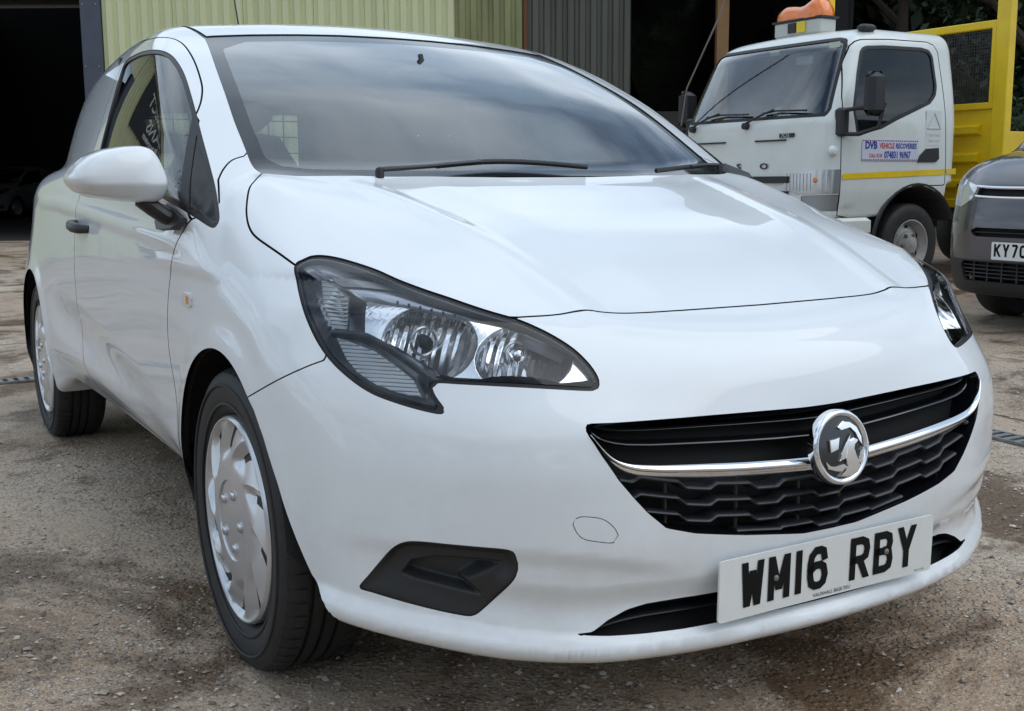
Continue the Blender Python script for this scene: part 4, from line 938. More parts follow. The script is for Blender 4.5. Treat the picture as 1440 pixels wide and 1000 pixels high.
def glyph(mb, ch, u0, v0, w, h, t, fn, dz=.0012):
    """a letter as flat strokes of width t, standing dz proud; straight two-point strokes end square with the line of print"""
    for li,line in enumerate(GLY[ch]):
        z = dz+li*.00012
        if len(line) == 2:
            (a0,b0),(a1,b1) = line; p = (u0+t/2+a0*(w-t), v0+b0*h); q = (u0+t/2+a1*(w-t), v0+b1*h)
            if abs(q[1]-p[1]) > .2*h: k = t/2*min(math.hypot(q[0]-p[0],q[1]-p[1])/abs(q[1]-p[1]),1.25); mb.add([fn(p[0]-k,p[1],z),fn(p[0]+k,p[1],z),fn(q[0]+k,q[1],z),fn(q[0]-k,q[1],z)],[(0,1,2,3)])
            else: k = t/2; mb.add([fn(p[0],p[1]-k,z),fn(p[0],p[1]+k,z),fn(q[0],q[1]+k,z),fn(q[0],q[1]-k,z)],[(0,1,2,3)])
            continue
        P = [Vector((u0+t/2+a*(w-t), v0+t/2+b*(h-t))) for a,b in line]; n = len(P); Lf = []; Rt = []
        for i in range(n):
            d1 = (P[i]-P[i-1]).normalized() if i else (P[1]-P[0]).normalized(); d2 = (P[i+1]-P[i]).normalized() if i<n-1 else d1
            n1 = Vector((-d1.y,d1.x)); n2 = Vector((-d2.y,d2.x)); m_ = n1+n2
            m_ = m_.normalized() if m_.length>1e-4 else n1; k = min(1/max(m_.dot(n1),.35), 1.6); p = P[i]
            if i == 0: p = p-d1*t/2
            if i == n-1: p = p+d1*t/2
            q = m_*k*t/2; Lf.append(p+q); Rt.append(p-q)
        cl = lambda p:(p.x, min(max(p.y,v0),v0+h))
        V = [fn(*cl(p),z) for p in Lf]+[fn(*cl(p),z) for p in Rt]
        mb.add(V, [(i,i+1,n+i+1,n+i) for i in range(n-1)])
PLATEW = mat('plate_white', (.80,.81,.79), .22, coat=.4, var=(30,.15,(.6,.6,.57)))
PLATEK = mat('plate_black', (.008,.008,.008), .6, spec=.15)
STEEL = mat('dull_steel', (.30,.28,.26), .4, .8)
def word_mesh(text, size, fn, name, m, parent, label=None, bold=0.0):
    """flat print from Blender's built-in font, laid through fn(u,v,w)"""
    cu = bpy.data.curves.new('t','FONT'); cu.body = text; cu.size = size; cu.offset = bold; cu.resolution_u = 2
    ob = bpy.data.objects.new('t', cu); COL.objects.link(ob); bpy.context.view_layer.update()
    me = bpy.data.meshes.new_from_object(ob.evaluated_get(bpy.context.evaluated_depsgraph_get())); bpy.data.objects.remove(ob)
    V = [fn(v.co.x, v.co.y, 0) for v in me.vertices]; F = [list(p.vertices) for p in me.polygons]
    return part(name, V, F, m, parent, False, label)
def number_plate(C, U, Vv, Nn, w, h, text, parent, small=None, screws=True, kw=.050, ch=.079):
    C,U,Vv,Nn = Vector(C),Vector(U).normalized(),Vector(Vv).normalized(),Vector(Nn).normalized()
    fn = lambda u,v,d: tuple(C+U*u+Vv*v+Nn*d)
    rc = .007; pts = []
    for cx,cy,a0 in ((w/2-rc,-h/2+rc,-90),(w/2-rc,h/2-rc,0),(-w/2+rc,h/2-rc,90),(-w/2+rc,-h/2+rc,180)):
        for j in range(5): t = R(a0+22.5*j); pts.append((cx+rc*math.cos(t),cy+rc*math.sin(t)))
    pl = MB().prism(pts, -.004, fn).build('number_plate', PLATEW, parent)
    wid = [kw if c not in '1 ' else (.020 if c=='1' else .033) for c in text]; tot = sum(wid)+.0105*(len(text)-1)
    tot -= .021*text.count(' ')*0
    u = -tot/2
    for c,wd in zip(text,wid):
        if c != ' ':
            mb = MB(); glyph(mb, c, u, -ch/2+.004, wd, ch, .0145, fn); mb.build('plate_character', PLATEK, pl, fix=False)
        u += wd+.0105
    if small: word_mesh(small, .0095, lambda a,b,d:fn(a-.045,b-h/2+.005,.0011), 'plate_print', PLATEK, pl); word_mesh('BS AU 145E', .005, lambda a,b,d:fn(a+w/2-.045,b-h/2+.005,.0011), 'plate_print', PLATEK, pl)
    if screws:
        for a in (-.135,.135):
            mb = MB(); V = []; n = 14
            for r,hh in ((.0001,.0042),(.003,.004),(.0052,.0028),(.0058,.0010)):
                for j in range(n): V.append(fn(a+r*math.cos(2*math.pi*j/n), .004+r*math.sin(2*math.pi*j/n), hh))
            mb.add(V,[(i*n+j,i*n+(j+1)%n,(i+1)*n+(j+1)%n,(i+1)*n+j) for i in range(3) for j in range(n)]); mb.build('plate_screw', STEEL, pl, True)
    return pl
number_plate((0,-.8285,.3005), (1,0,0), (0,-.02,1), (0,-1,-.02), .520, .108, 'WM16 RBY', van, 'VAUXHALL B628 7XU')
for xb in (-.15,.15): MB().box((xb,-.806,.30),(.06,.036,.05)).build('plate_bracket', BLACKP, van)
# ---- door mirrors
MIR = np.array([[-1.0457,.9916],[-1.0308,1.016],[-1.0059,1.037],[-.9779,1.0494],[-.9396,1.0568],[-.9044,1.0589],[-.8834,1.0538],[-.87,1.0377],[-.8571,1.0089],[-.8494,.9835],[-.8507,.958],[-.8571,.9399],[-.8754,.9347],[-.9111,.936],[-.9599,.9432],[-1.0008,.9508],[-1.0274,.9617],[-1.0415,.9776]])
MIRGLASS = mat('mirror_glass', (.9,.9,.9), .02, 1)
def mirror(s):
    k = np.array([1,1,1]) if not s else np.array([-1,1,1]); O = MIR; 
    # dense smooth outline
    O = np.concatenate([O,O[:1]]); O = resample(O, 97)[:-1]
    for _ in range(3): O = (np.roll(O,1,0)+2*O+np.roll(O,-1,0))/4
    c = O.mean(0)+[.012,.002]; V = []; F = []; n = len(O); prof = [(1.0,.085),(1.012,.055),(1.012,.015),(.995,-.018),(.955,-.045),(.88,-.062),(.74,-.074),(.52,-.082),(.27,-.0865),(.02,-.088)]
    prof = [tuple(v) for v in spline(np.array(prof),False,3,0)]
    for q,y in prof:
        for p in O:
            z = c[1]+(p[1]-c[1])*q; x = c[0]+(p[0]-c[0])*q
            fold = 0.004*math.exp(-((z-.972)/.006)**2)*(q<.98)    # crease along the lower third
            und = max(0.,.976-z)*.95*min(1,max(0,(.09-y)/.09)); V.append((x, .335+y+und+.10*max(0,c[0]-x)**1.0*.45, z))
    m = len(prof)
    for i in range(m-1):
        for j in range(n): F.append((i*n+j,i*n+(j+1)%n,(i+1)*n+(j+1)%n,(i+1)*n+j))
    F.append(tuple((m-1)*n+j for j in range(n)))
    if s: F = [f[::-1] for f in F]
    pv = np.array([.842,.40]); ca, sa = math.cos(R(78)), math.sin(R(78))
    def pose(P):
        P = np.array(P,float)
        if s:                                   # far mirror is folded back against the door
            q = P[:,:2]-pv; P[:,0] = pv[0]+q[:,0]*ca-q[:,1]*sa*1+.02; P[:,1] = pv[1]+q[:,0]*sa+q[:,1]*ca
        return P
    o = part('door_mirror', pose(np.array(V)*k), F, WHITE, van, True); 
    bm = bmesh.new(); bm.from_mesh(o.data); bmesh.ops.recalc_face_normals(bm, faces=bm.faces); bm.to_mesh(o.data); bm.free()
    # glass and black rim on the back
    V = [((c[0]+(p[0]-c[0])*.97)*k[0], .335+.076+.045*max(0,c[0]-p[0]), c[1]+(p[1]-c[1])*.97) for p in O]; part('mirror_rim', pose(V), [tuple(range(n))], BLACKP, o)
    V = [((c[0]+(p[0]-c[0])*.88)*k[0], .335+.080+.045*max(0,c[0]-p[0]), c[1]+(p[1]-c[1])*.86) for p in O]; part('mirror_glass', pose(V), [tuple(range(n))], MIRGLASS, o)
    # stalk
    mb = MB(); mb.tube([tuple(np.array(p)*k) for p in ((-.900,.345,.945),(-.875,.345,.925),(-.852,.345,.908),(-.815,.345,.893))], [.030,.030,.029,.032], 14, flat=.62); mb.build('mirror_stalk', BLACKP, o, True)
    mb = MB(); V = [(-.822,.27,.902),(-.823,.27,.892),(-.836,.30,.878),(-.838,.42,.872),(-.836,.44,.888),(-.826,.42,.930),(-.822,.33,.918)]; V = [np.array(v)*k for v in V]; V2 = [v+np.array([-.016,0,.004])*k for v in V]
    mb.add([tuple(v) for v in V+V2], [tuple(range(6,-1,-1)), tuple(range(7,14))]+[(i,(i+1)%7,7+(i+1)%7,7+i) for i in range(7)]); mb.build('mirror_foot', BLACKP, o, True)
mirror(0)   # the far mirror is out of sight
# ---- door handles, indicator repeaters, wipers, aerial
def sx(y,z): return float(on_body([-.85],[y],[z],0)[0,0])
for s in (-1,1):
    k = lambda p:(-p[0]*s*1.0 if s>0 else p[0],p[1],p[2])
    P = []
    for t in np.linspace(0,1,9):
        y = 1.40+.20*t; z = .842+.012*t; b = math.sin(math.pi*t)**.45; P.append(k((sx(y,z)+.004-.036*b, y, z)))
    mb = MB(); mb.tube(P, [.010,.013,.0145,.0145,.0145,.0145,.0145,.013,.010], 12, flat=1.15); mb.build('door_handle', BLACKP, van, True)
    y0,z0 = .243,.731; X0 = sx(y0,z0)
    mb = MB(); mb.prism([(-.036,-.010),(-.026,-.015),(.022,-.015),(.034,-.004),(.034,.006),(.026,.014),(-.024,.014),(-.036,.006)], -.008, lambda u,v,w:k((X0+.004+w-(.001), y0+u, z0+v))); mb.build('side_repeater', mat('repeater_lens',(.72,.70,.66),.15,coat=.6), van)
    mb = MB(); mb.box(k((X0-.0035,y0-.012,z0)),(.004,.022,.016)); mb.build('repeater_amber', AMBER, van)
def wiper(path, n0):
    P = on_body([p[0] for p in path],[p[1] for p in path],[p[2] for p in path],1); P = P+np.array([0,-.017,.009]); Q = resample(smooth_line(resample(P,30),3),24)
    a = MB(); a.tube([tuple(p) for p in Q[:n0]], np.linspace(.0085,.006,n0), 8, flat=.7); o = a.build('wiper_arm', BLACKP, van, True)
    mb = MB(); mb.tube([tuple(p+np.array([0,.003,-.001])) for p in Q[n0-6:]], np.r_[np.full(30-n0-6+0,.0062)] if False else .0052, 8, flat=1.2); mb.build('wiper_blade', SEAL_SHADE, o, True)
    mb = MB(); mb.lathe([(.0001,.016),(.008,.015),(.010,.008),(.010,-.03)],16,'z',tuple(Q[0]+np.array([0,-.005,-.012]))); mb.build('wiper_pivot', BLACKP, o, True)
wiper([(-.420,.19,.997),(-.30,.18,1.0035),(-.225,.18,1.010),(-.127,.19,1.0170),(-.03,.185,1.0155),(.06,.17,1.0095),(.13,.165,1.003)], 12)
wiper([(.34,.17,.994),(.448,.196,1.0015),(.52,.225,1.006),(.578,.25,1.0095),(.64,.27,1.0085)][::-1], 12)
for s in (1,):   # cowl end cap
    mb = MB(); V = [(.648,.250,1.000),(.672,.262,1.020),(.700,.190,.992),(.690,.165,.980),(.650,.205,.984)]; mb.add([(x*s,y,z+.004) for x,y,z in V]+[(x*s,y+.01,z-.02) for x,y,z in V],[tuple(range(5)),tuple(range(9,4,-1))]+[(i,(i+1)%5,5+(i+1)%5,5+i) for i in range(5)]); mb.build('cowl_end_cap', BLACKP, van)
mb = MB(); mb.tube([(-.075,2.20,1.455),(-.075,2.21,1.49),(-.080,2.24,1.60),(-.088,2.29,1.80)],[.012,.006,.0032,.0025],8); mb.build('roof_aerial', BLACKP, van, True)
# ---- cabin
TRIM = mat('cabin_trim', (.030,.031,.033), .7, bump=(500,.2,.0006))
SEATF = mat('seat_fabric', (.035,.036,.040), .9, bump=(900,.4,.0006))
LINING = mat('roof_lining', (.42,.42,.41), .9)
mb = MB(); prof = [(.20,.90),(.34,.955),(.50,.965),(.62,.945),(.70,.88),(.72,.70),(.66,.45),(.20,.40)]
V = []; F = []
for x in np.linspace(-.70,.70,15):
    q = 1-.10*(abs(x)/.7)**3
    for y,z in prof: V.append((x, y+.10*(abs(x)/.70)**2*.4, z+(.012 if -.62<x<-.16 and .4<y<.68 and z>.9 else 0)))
m = len(prof)
for i in range(14):
    for j in range(m): F.append((i*m+j,i*m+(j+1)%m,(i+1)*m+(j+1)%m,(i+1)*m+j))
mb.add(V,F); mb.build('dashboard', TRIM, van, True)
def seat(x):
    mb = MB(); V = []; F = []
    secs = [(1.20,.42,.24,.10),(1.00,.47,.25,.13),(.92,.50,.25,.08)]
    mb.box((x,1.08,.50),(.50,.52,.16),.05)
    st = mb.build('seat', SEATF, van, True)
    bk = MB(); P = [(x,1.28,.55),(x,1.34,.75),(x,1.41,.98),(x,1.45,1.12)]
    bk.tube(P,[.20,.245,.235,.16],20,flat=.34); bk.build('seat_back', SEATF, st, True)
    hr = MB(); hr.tube([(x-.13,1.475,1.22),(x-.09,1.47,1.225),(x+.09,1.47,1.225),(x+.13,1.475,1.22)],[.055,.088,.088,.055],16,flat=1.0); hr.build('head_restraint', SEATF, st, True)
    for q in (-.06,.06): MB().tube([(x+q,1.45,1.08),(x+q,1.46,1.20)],.006,8).build('restraint_post', CHROME, st, True)
seat(-.36); seat(.36)
mb = MB(); c = Vector((-.36,.82,.90)); a = Vector((0,.42,-.9)).normalized()   # steering wheel leaning towards the driver
e1 = Vector((1,0,0)); e2 = Vector((0,.9,.42)).normalized()
mb.tube([tuple(c+e1*.185*math.cos(t)+e2*.185*math.sin(t)) for t in np.linspace(0,2*math.pi,41)],.015,10,cap=False); sw = mb.build('steering_wheel', TRIM, van, True)
mb = MB(); mb.tube([tuple(c),tuple(c-Vector((0,.2,-.06)))],[.07,.04],14); mb.build('steering_hub', TRIM, sw, True)
for t in (0,math.pi,-math.pi/2): mb = MB(); mb.tube([tuple(c),tuple(c+e1*.18*math.cos(t)+e2*.18*math.sin(t))],.016,8); mb.build('steering_spoke', TRIM, sw, True)
# bulkhead with welded mesh openings
GRID = mat('bulkhead_mesh', (.05,.05,.055), .5, .3)
fr = MB()
def bulk():
    y = 1.66; 
    mb = MB(); mb.box((0,y,.62),(1.40,.015,.72)); bh = mb.build('bulkhead', mat('bulkhead_panel',(.20,.20,.21),.6), van)
    for x0,x1 in ((-.60,-.06),(.06,.60)):
        for xx in np.linspace(x0,x1,11): MB().box((xx,y,1.16),(.004,.004,.40)).build('mesh_wire', GRID, bh)
        for zz in np.linspace(.97,1.35,8): MB().box(((x0+x1)/2,y+.004,zz),(x1-x0,.004,.004)).build('mesh_wire', GRID, bh)
    for x,w in ((-.63,.05),(0,.11),(.63,.05)): MB().box((x,y-.001,1.165),(w,.02,.42)).build('bulkhead_post', GRID, bh)
    MB().box((0,y-.002,1.385),(1.22,.018,.05)).build('bulkhead_rail', GRID, bh)
bulk()
mb = MB(); mb.tube([(-.12,.78,1.27),(-.06,.775,1.275),(.06,.775,1.275),(.12,.78,1.27)],[.022,.034,.034,.022],14,flat=.9); im = mb.build('interior_mirror', BLACKP, van, True)
MB().tube([(0,.775,1.28),(0,.80,1.335)],.008,8).build('mirror_stem', BLACKP, im, True)
MB().box((0,1.9,.43),(1.38,2.7,.03)).build('cabin_floor', TRIM, van)
# ------------------------------------------------------------------ the yard: frame square to the barn front
YAW = .529068; _fx,_fy = math.sin(YAW), math.cos(YAW); CX,CY = -1.46483,-2.21349
def W(rt, fw, z=0.): return (CX+_fy*rt+_fx*fw, CY-_fx*rt+_fy*fw, z)
def wfn(u,v,w): return W(u,v,w)
def ground_material():
    m = bpy.data.materials.new('yard_concrete'); m.use_nodes = True; nt = m.node_tree; N = nt.nodes; L = nt.links; p = N['Principled BSDF']
    geo = N.new('ShaderNodeNewGeometry'); pos = geo.outputs['Position']
    def noise(scale, det=6, rough=.6, dist=0):
        n = N.new('ShaderNodeTexNoise'); n.inputs['Scale'].default_value = scale; n.inputs['Detail'].default_value = det; n.inputs['Roughness'].default_value = rough; n.inputs['Distortion'].default_value = dist; L.new(pos, n.inputs['Vector']); return n.outputs['Fac']
    def ramp(src, a, b, ca=(0,0,0), cb=(1,1,1)):
        r = N.new('ShaderNodeValToRGB'); e = r.color_ramp.elements; e[0].position = a; e[1].position = b; e[0].color = (*ca,1); e[1].color = (*cb,1); L.new(src, r.inputs[0]); return r.outputs['Color']
    def mix(f, a, b, mode='MIX'):
        x = N.new('ShaderNodeMix'); x.data_type = 'RGBA'; x.blend_type = mode
        if isinstance(f,(int,float)): x.inputs[0].default_value = f
        else: L.new(f, x.inputs[0])
        for s,k in ((a,6),(b,7)):
            if isinstance(s,tuple): x.inputs[k].default_value = (*s,1)
            else: L.new(s, x.inputs[k])
        return x.outputs[2]
    def math_(op, a, b):
        x = N.new('ShaderNodeMath'); x.operation = op
        for i,s in enumerate((a,b)):
            if isinstance(s,(int,float)): x.inputs[i].default_value = s
            elif s is not None: L.new(s, x.inputs[i])
        return x.outputs[0]
    base = mix(ramp(noise(1.3,5),.35,.68), (.50,.385,.285), (.68,.56,.44))
    base = mix(ramp(noise(.55,6,.65,.6),.38,.58), base, (.40,.250,.140))            # brown stained areas
    # exposed aggregate: stones of different tone
    vo = N.new('ShaderNodeTexVoronoi'); vo.inputs['Scale'].default_value = 72; L.new(pos, vo.inputs['Vector'])
    hs = N.new('ShaderNodeSeparateColor'); L.new(vo.outputs['Color'], hs.inputs[0])
    stone = ramp(hs.outputs[0],.0,1.0,(.09,.074,.06),(.80,.71,.61)); sm = ramp(vo.outputs['Distance'],.30,.52,(1,1,1),(0,0,0))
    agg = ramp(noise(1.9,5,.6),.34,.52)
    base = mix(math_('MULTIPLY', math_('MULTIPLY', sm, agg), .85), base, stone)
    v2 = N.new('ShaderNodeTexVoronoi'); v2.inputs['Scale'].default_value = 310; L.new(pos, v2.inputs['Vector']); h2 = N.new('ShaderNodeSeparateColor'); L.new(v2.outputs['Color'], h2.inputs[0])
    base = mix(.40, base, ramp(h2.outputs[0],0,1,(.15,.12,.092),(.82,.70,.57)))
    # damp, oily patches
    damp = ramp(noise(1.05,8,.74,.5),.505,.585); d2 = ramp(noise(4.5,7,.75,.8),.55,.65); wet = math_('MAXIMUM', damp, math_('MULTIPLY', d2, .8))
    base = mix(math_('MULTIPLY', wet, .86), base, mix(1.0, base, (.27,.20,.135), 'MULTIPLY'))
    # slab joints
    sp = N.new('ShaderNodeSeparateXYZ'); L.new(pos, sp.inputs[0]); wob = math_('MULTIPLY', math_('SUBTRACT', noise(3.0,5), .5), .10)
    for ax,c0 in (('Y',5.35),('Y',6.4),('X',2.62),('Y',-3.9)):
        q = math_('ABSOLUTE', math_('SUBTRACT', math_('ADD', sp.outputs[ax], wob), c0), None); base = mix(ramp(q,.006,.022,(.85,.85,.85),(0,0,0)), base, (.045,.038,.032))
    L.new(base, p.inputs['Base Color'])
    L.new(ramp(wet,0,1,(.82,.82,.82),(.34,.34,.34)), p.inputs['Roughness']); p.inputs['Specular IOR Level'].default_value = .4
    hgt = math_('ADD', math_('MULTIPLY', math_('MULTIPLY', sm, agg), .6), math_('ADD', math_('MULTIPLY', h2.outputs[0], .35), math_('MULTIPLY', noise(9,6), 1.4)))
    b = N.new('ShaderNodeBump'); b.inputs['Strength'].default_value = .9; b.inputs['Distance'].default_value = .010; L.new(hgt, b.inputs['Height']); L.new(b.outputs['Normal'], p.inputs['Normal'])
    return m
GROUND = ground_material()
g = part('ground', [(-150,-150,0),(150,-150,0),(150,150,0),(-150,150,0)], [(0,1,2,3)], GROUND); tag(g, kind='structure')
# loose grit lying on the concrete in front
def grit():
    rnd = np.random.RandomState(5); V = []; F = []; base = np.array([(1,0,0),(-1,0,0),(0,1,0),(0,-1,0),(0,0,1),(0,0,-1)],float); fc = [(0,2,4),(2,1,4),(1,3,4),(3,0,4),(2,0,5),(1,2,5),(3,1,5),(0,3,5)]
    n = 22000; P = []
    cl = rnd.rand(60,2)*[5.2,4.2]+[-2.6,-2.0]
    for i in range(n):
        c = cl[rnd.randint(60)]; q = (c+rnd.randn(2)*.30) if i%3 == 0 else (rnd.rand(2)*[2.6,2.6]+[-2.6,-2.0] if i%3 == 1 else rnd.rand(2)*[5.6,4.6]+[-2.9,-2.3])
        P.append(q)
    for q in P:
        s = rnd.gamma(2.0,.0014)+.0013; s = min(s,.0085); v = base*np.array([s*(.7+.8*rnd.rand()),s*(.7+.6*rnd.rand()),s*.55])+rnd.randn(6,3)*s*.12
        t = rnd.rand()*6.28; c,sn = math.cos(t),math.sin(t); v = np.stack([v[:,0]*c-v[:,1]*sn+q[0],v[:,0]*sn+v[:,1]*c+q[1],v[:,2]+s*.3],1); k = len(V); V += v.tolist(); F += [(a+k,b+k,d+k) for a,b,d in fc]
    m = bpy.data.materials.new('grit'); m.use_nodes = True; nt = m.node_tree; p = nt.nodes['Principled BSDF']; ge = nt.nodes.new('ShaderNodeNewGeometry'); r = nt.nodes.new('ShaderNodeValToRGB')
    r.color_ramp.elements[0].color = (.17,.14,.11,1); r.color_ramp.elements[1].color = (.66,.58,.49,1); nt.links.new(ge.outputs['Random Per Island'], r.inputs[0]); nt.links.new(r.outputs[0], p.inputs['Base Color']); p.inputs['Roughness'].default_value = .8
    return tag(part('loose_grit', V, F, m), 'loose grit and small stones scattered over the concrete', 'grit', kind='stuff')
grit()
# ---- drain channels with slotted gratings
DRAIN = mat('galvanised_grate', (.30,.31,.31), .5, .6, var=(20,.6,(.10,.085,.07)))
def drain(name, label, origin, direction, n):
    d = Vector(direction).normalized(); nn = Vector((-d.y,d.x,0)); t = thing(name, label, 'drain', origin)
    L_ = n*.05; 
    fn = lambda u,v,w: tuple(d*u+nn*v+Vector((0,0,w)))
    mb = MB(); mb.prism([(-.05,-.052),(L_,-.052),(L_,.052),(-.05,.052)], .004, lambda u,v,w:fn(u,v,w+.001)); mb.build('channel', VOID, t)
    for sgn in (-1,1):
        mb = MB(); mb.prism([(-.05,sgn*.052-.006),(L_,sgn*.052-.006),(L_,sgn*.052+.006),(-.05,sgn*.052+.006)], .010, lambda u,v,w:fn(u,v,w+.002)); mb.build('edge_rail', DRAIN, t)
    mb = MB(); mb.prism([(-.0135,-.046),(.0135,-.046),(.0135,.046),(-.0135,.046)], .006, lambda u,v,w:fn(u,v,w+.0055)); b0 = mb.build('grate_bar', DRAIN, t); b0.location = tuple(d*.0)
    for i in range(1,n): b = b0.copy(); COL.objects.link(b); b.parent = t; b.location = tuple(d*(i*.05))
drain('drain_channel', 'slotted drain channel behind the van on the left', (-2.3,3.84,0), (1,.03,0), 60)
drain('drain_channel', 'slotted drain channel right of the van bumper', (2.19,-1.2,0), (.05,1,0), 60)
# ---- barn
def clad_mat(name, c, dirt, amt):
    m = bpy.data.materials.new(name); m.use_nodes = True; MATS[name] = m; nt = m.node_tree; N = nt.nodes; L = nt.links; p = N['Principled BSDF']; p.inputs['Roughness'].default_value = .45
    ge = N.new('ShaderNodeNewGeometry'); mp = N.new('ShaderNodeMapping'); mp.inputs['Scale'].default_value = (1.4,1.4,.22); L.new(ge.outputs['Position'], mp.inputs[0])
    n = N.new('ShaderNodeTexNoise'); n.inputs['Scale'].default_value = 2.2; n.inputs['Detail'].default_value = 7; L.new(mp.outputs[0], n.inputs['Vector'])
    r = N.new('ShaderNodeValToRGB'); r.color_ramp.elements[0].position = .40; r.color_ramp.elements[1].position = .72; L.new(n.outputs['Fac'], r.inputs[0])
    mu = N.new('ShaderNodeMath'); mu.operation = 'MULTIPLY'; mu.inputs[1].default_value = amt; L.new(r.outputs[0], mu.inputs[0])
    x = N.new('ShaderNodeMix'); x.data_type = 'RGBA'; x.inputs[6].default_value = (*c,1); x.inputs[7].default_value = (*dirt,1); L.new(mu.outputs[0], x.inputs[0]); L.new(x.outputs[2], p.inputs['Base Color']); return m
CLAD = [clad_mat('cladding_yellow',(.64,.66,.39),(.50,.51,.29),.5), clad_mat('cladding_olive',(.30,.31,.13),(.13,.13,.065),.75), clad_mat('cladding_brown',(.085,.085,.066),(.045,.042,.034),.7)]  # yellow, darker olive and dark brown sheets
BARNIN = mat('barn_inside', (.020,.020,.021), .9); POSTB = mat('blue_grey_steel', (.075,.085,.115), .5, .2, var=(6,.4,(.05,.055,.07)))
TIMBER = mat('timber', (.34,.19,.085), .8, var=(8,.5,(.22,.12,.05)), bump=(40,.4,.004))
RUST = mat('rusty_steel', (.14,.055,.025), .8)
barn = thing('barn', 'large barn of yellow ribbed metal cladding with dark openings', 'barn', W(0,19.5)); bi = barn.matrix_world
BF = 19.5
def barn_part(name, V, F, m, smooth=False):
    o = Vector(W(0,BF)); return part(name, [tuple(Vector(W(*v))-o) for v in V], F, m, barn, smooth)
def barn_box(name, r0,r1,f0,f1,z0,z1,m):
    V = [(r,f,z) for z in (z0,z1) for r,f in ((r0,f0),(r1,f0),(r1,f1),(r0,f1))]; return barn_part(name, V, [(0,3,2,1),(4,5,6,7),(0,1,5,4),(1,2,6,5),(2,3,7,6),(3,0,4,7)], m)
def sheet(r0, r1, z0, z1, m, name='cladding_sheet'):
    V = []; F = []; pr = .195; n = int(round((r1-r0)/pr)); pr = (r1-r0)/n; prof = []
    for i in range(n): prof += [(r0+i*pr,0),(r0+i*pr+.30*pr,0),(r0+i*pr+.42*pr,-.042),(r0+i*pr+.88*pr,-.042)]
    prof.append((r1,0))
    for r,f in prof: V += [(r,BF+f,z0),(r,BF+f,z1)]
    F = [(2*i,2*i+2,2*i+3,2*i+1) for i in range(len(prof)-1)]; return barn_part(name, V, F, m)
k = 0; edges = [-6.76,-5.59,-4.42,-3.25,-2.08,-.91]
for a,b in zip(edges[:-1],edges[1:]): sheet(a,b-.004,.0,6.2,CLAD[0])
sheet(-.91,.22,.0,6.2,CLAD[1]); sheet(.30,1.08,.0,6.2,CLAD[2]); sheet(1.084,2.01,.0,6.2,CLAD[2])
barn_box('rusty_upright', .225,.295, BF-.05,BF+.03, 0,6.2, RUST)
barn_box('steel_post', -7.10,-6.77, BF-.06,BF+.30, 0,6.2, POSTB)
for zz in (.9,1.9,2.9,3.9,4.9):
    for rr in (-7.05,-6.83): barn_box('post_bolt', rr-.012,rr+.012, BF-.075,BF-.06, zz-.012,zz+.012, STEEL)
barn_box('lintel_sheet', -11.3,-7.10, BF,BF+.05, 4.9,6.2, CLAD[0])
for a,b in ((-16,-14.83),(-14.83,-13.66),(-13.66,-12.49),(-12.49,-11.32)): sheet(a,b-.004,.0,6.2,CLAD[0])
barn_box('steel_post', -11.32,-11.0, BF-.06,BF+.30, 0,4.9, POSTB)
_b = barn_box('sign_board', -15.2,-12.2, BF-.12,BF-.06, 3.9,5.9, mat('sign_black',(.012,.012,.013),.4))
_o = Vector(W(0,BF))
for _t,_s,_z,_m in (('DIRECT',.62,5.05,'sign_letter_white'),('VANS',.62,4.40,'sign_letter_white'),('AND RECOVERIES',.20,4.10,'sign_letter_grey')):
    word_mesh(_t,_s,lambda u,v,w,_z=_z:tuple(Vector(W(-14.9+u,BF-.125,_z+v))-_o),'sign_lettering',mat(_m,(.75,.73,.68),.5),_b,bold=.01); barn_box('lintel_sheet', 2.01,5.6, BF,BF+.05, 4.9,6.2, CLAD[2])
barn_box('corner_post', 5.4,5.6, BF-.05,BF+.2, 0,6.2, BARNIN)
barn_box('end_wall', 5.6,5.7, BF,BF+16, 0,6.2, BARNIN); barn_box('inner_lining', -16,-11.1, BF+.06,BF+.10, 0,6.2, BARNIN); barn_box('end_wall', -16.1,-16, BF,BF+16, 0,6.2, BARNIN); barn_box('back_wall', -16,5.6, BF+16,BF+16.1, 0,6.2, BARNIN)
barn_part('roof', [(-16.4,BF-.5,6.2),(5.9,BF-.5,6.2),(5.9,BF+8,8.4),(-16.4,BF+8,8.4),(-16.4,BF+16.4,6.2),(5.9,BF+16.4,6.2)], [(0,1,2,3),(3,2,5,4)], mat('fibre_cement_roof',(.20,.20,.19),.85))
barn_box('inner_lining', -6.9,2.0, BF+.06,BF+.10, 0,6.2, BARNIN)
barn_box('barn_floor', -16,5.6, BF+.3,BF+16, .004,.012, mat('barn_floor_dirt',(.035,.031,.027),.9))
barn_box('timber_post', 3.55,3.75, BF+.6,BF+.8, 0,6.2, TIMBER)
barn_box('low_panel', 2.4,5.5, BF+5.9,BF+6, 0,2.45, mat('pale_panel',(.42,.40,.36),.8))
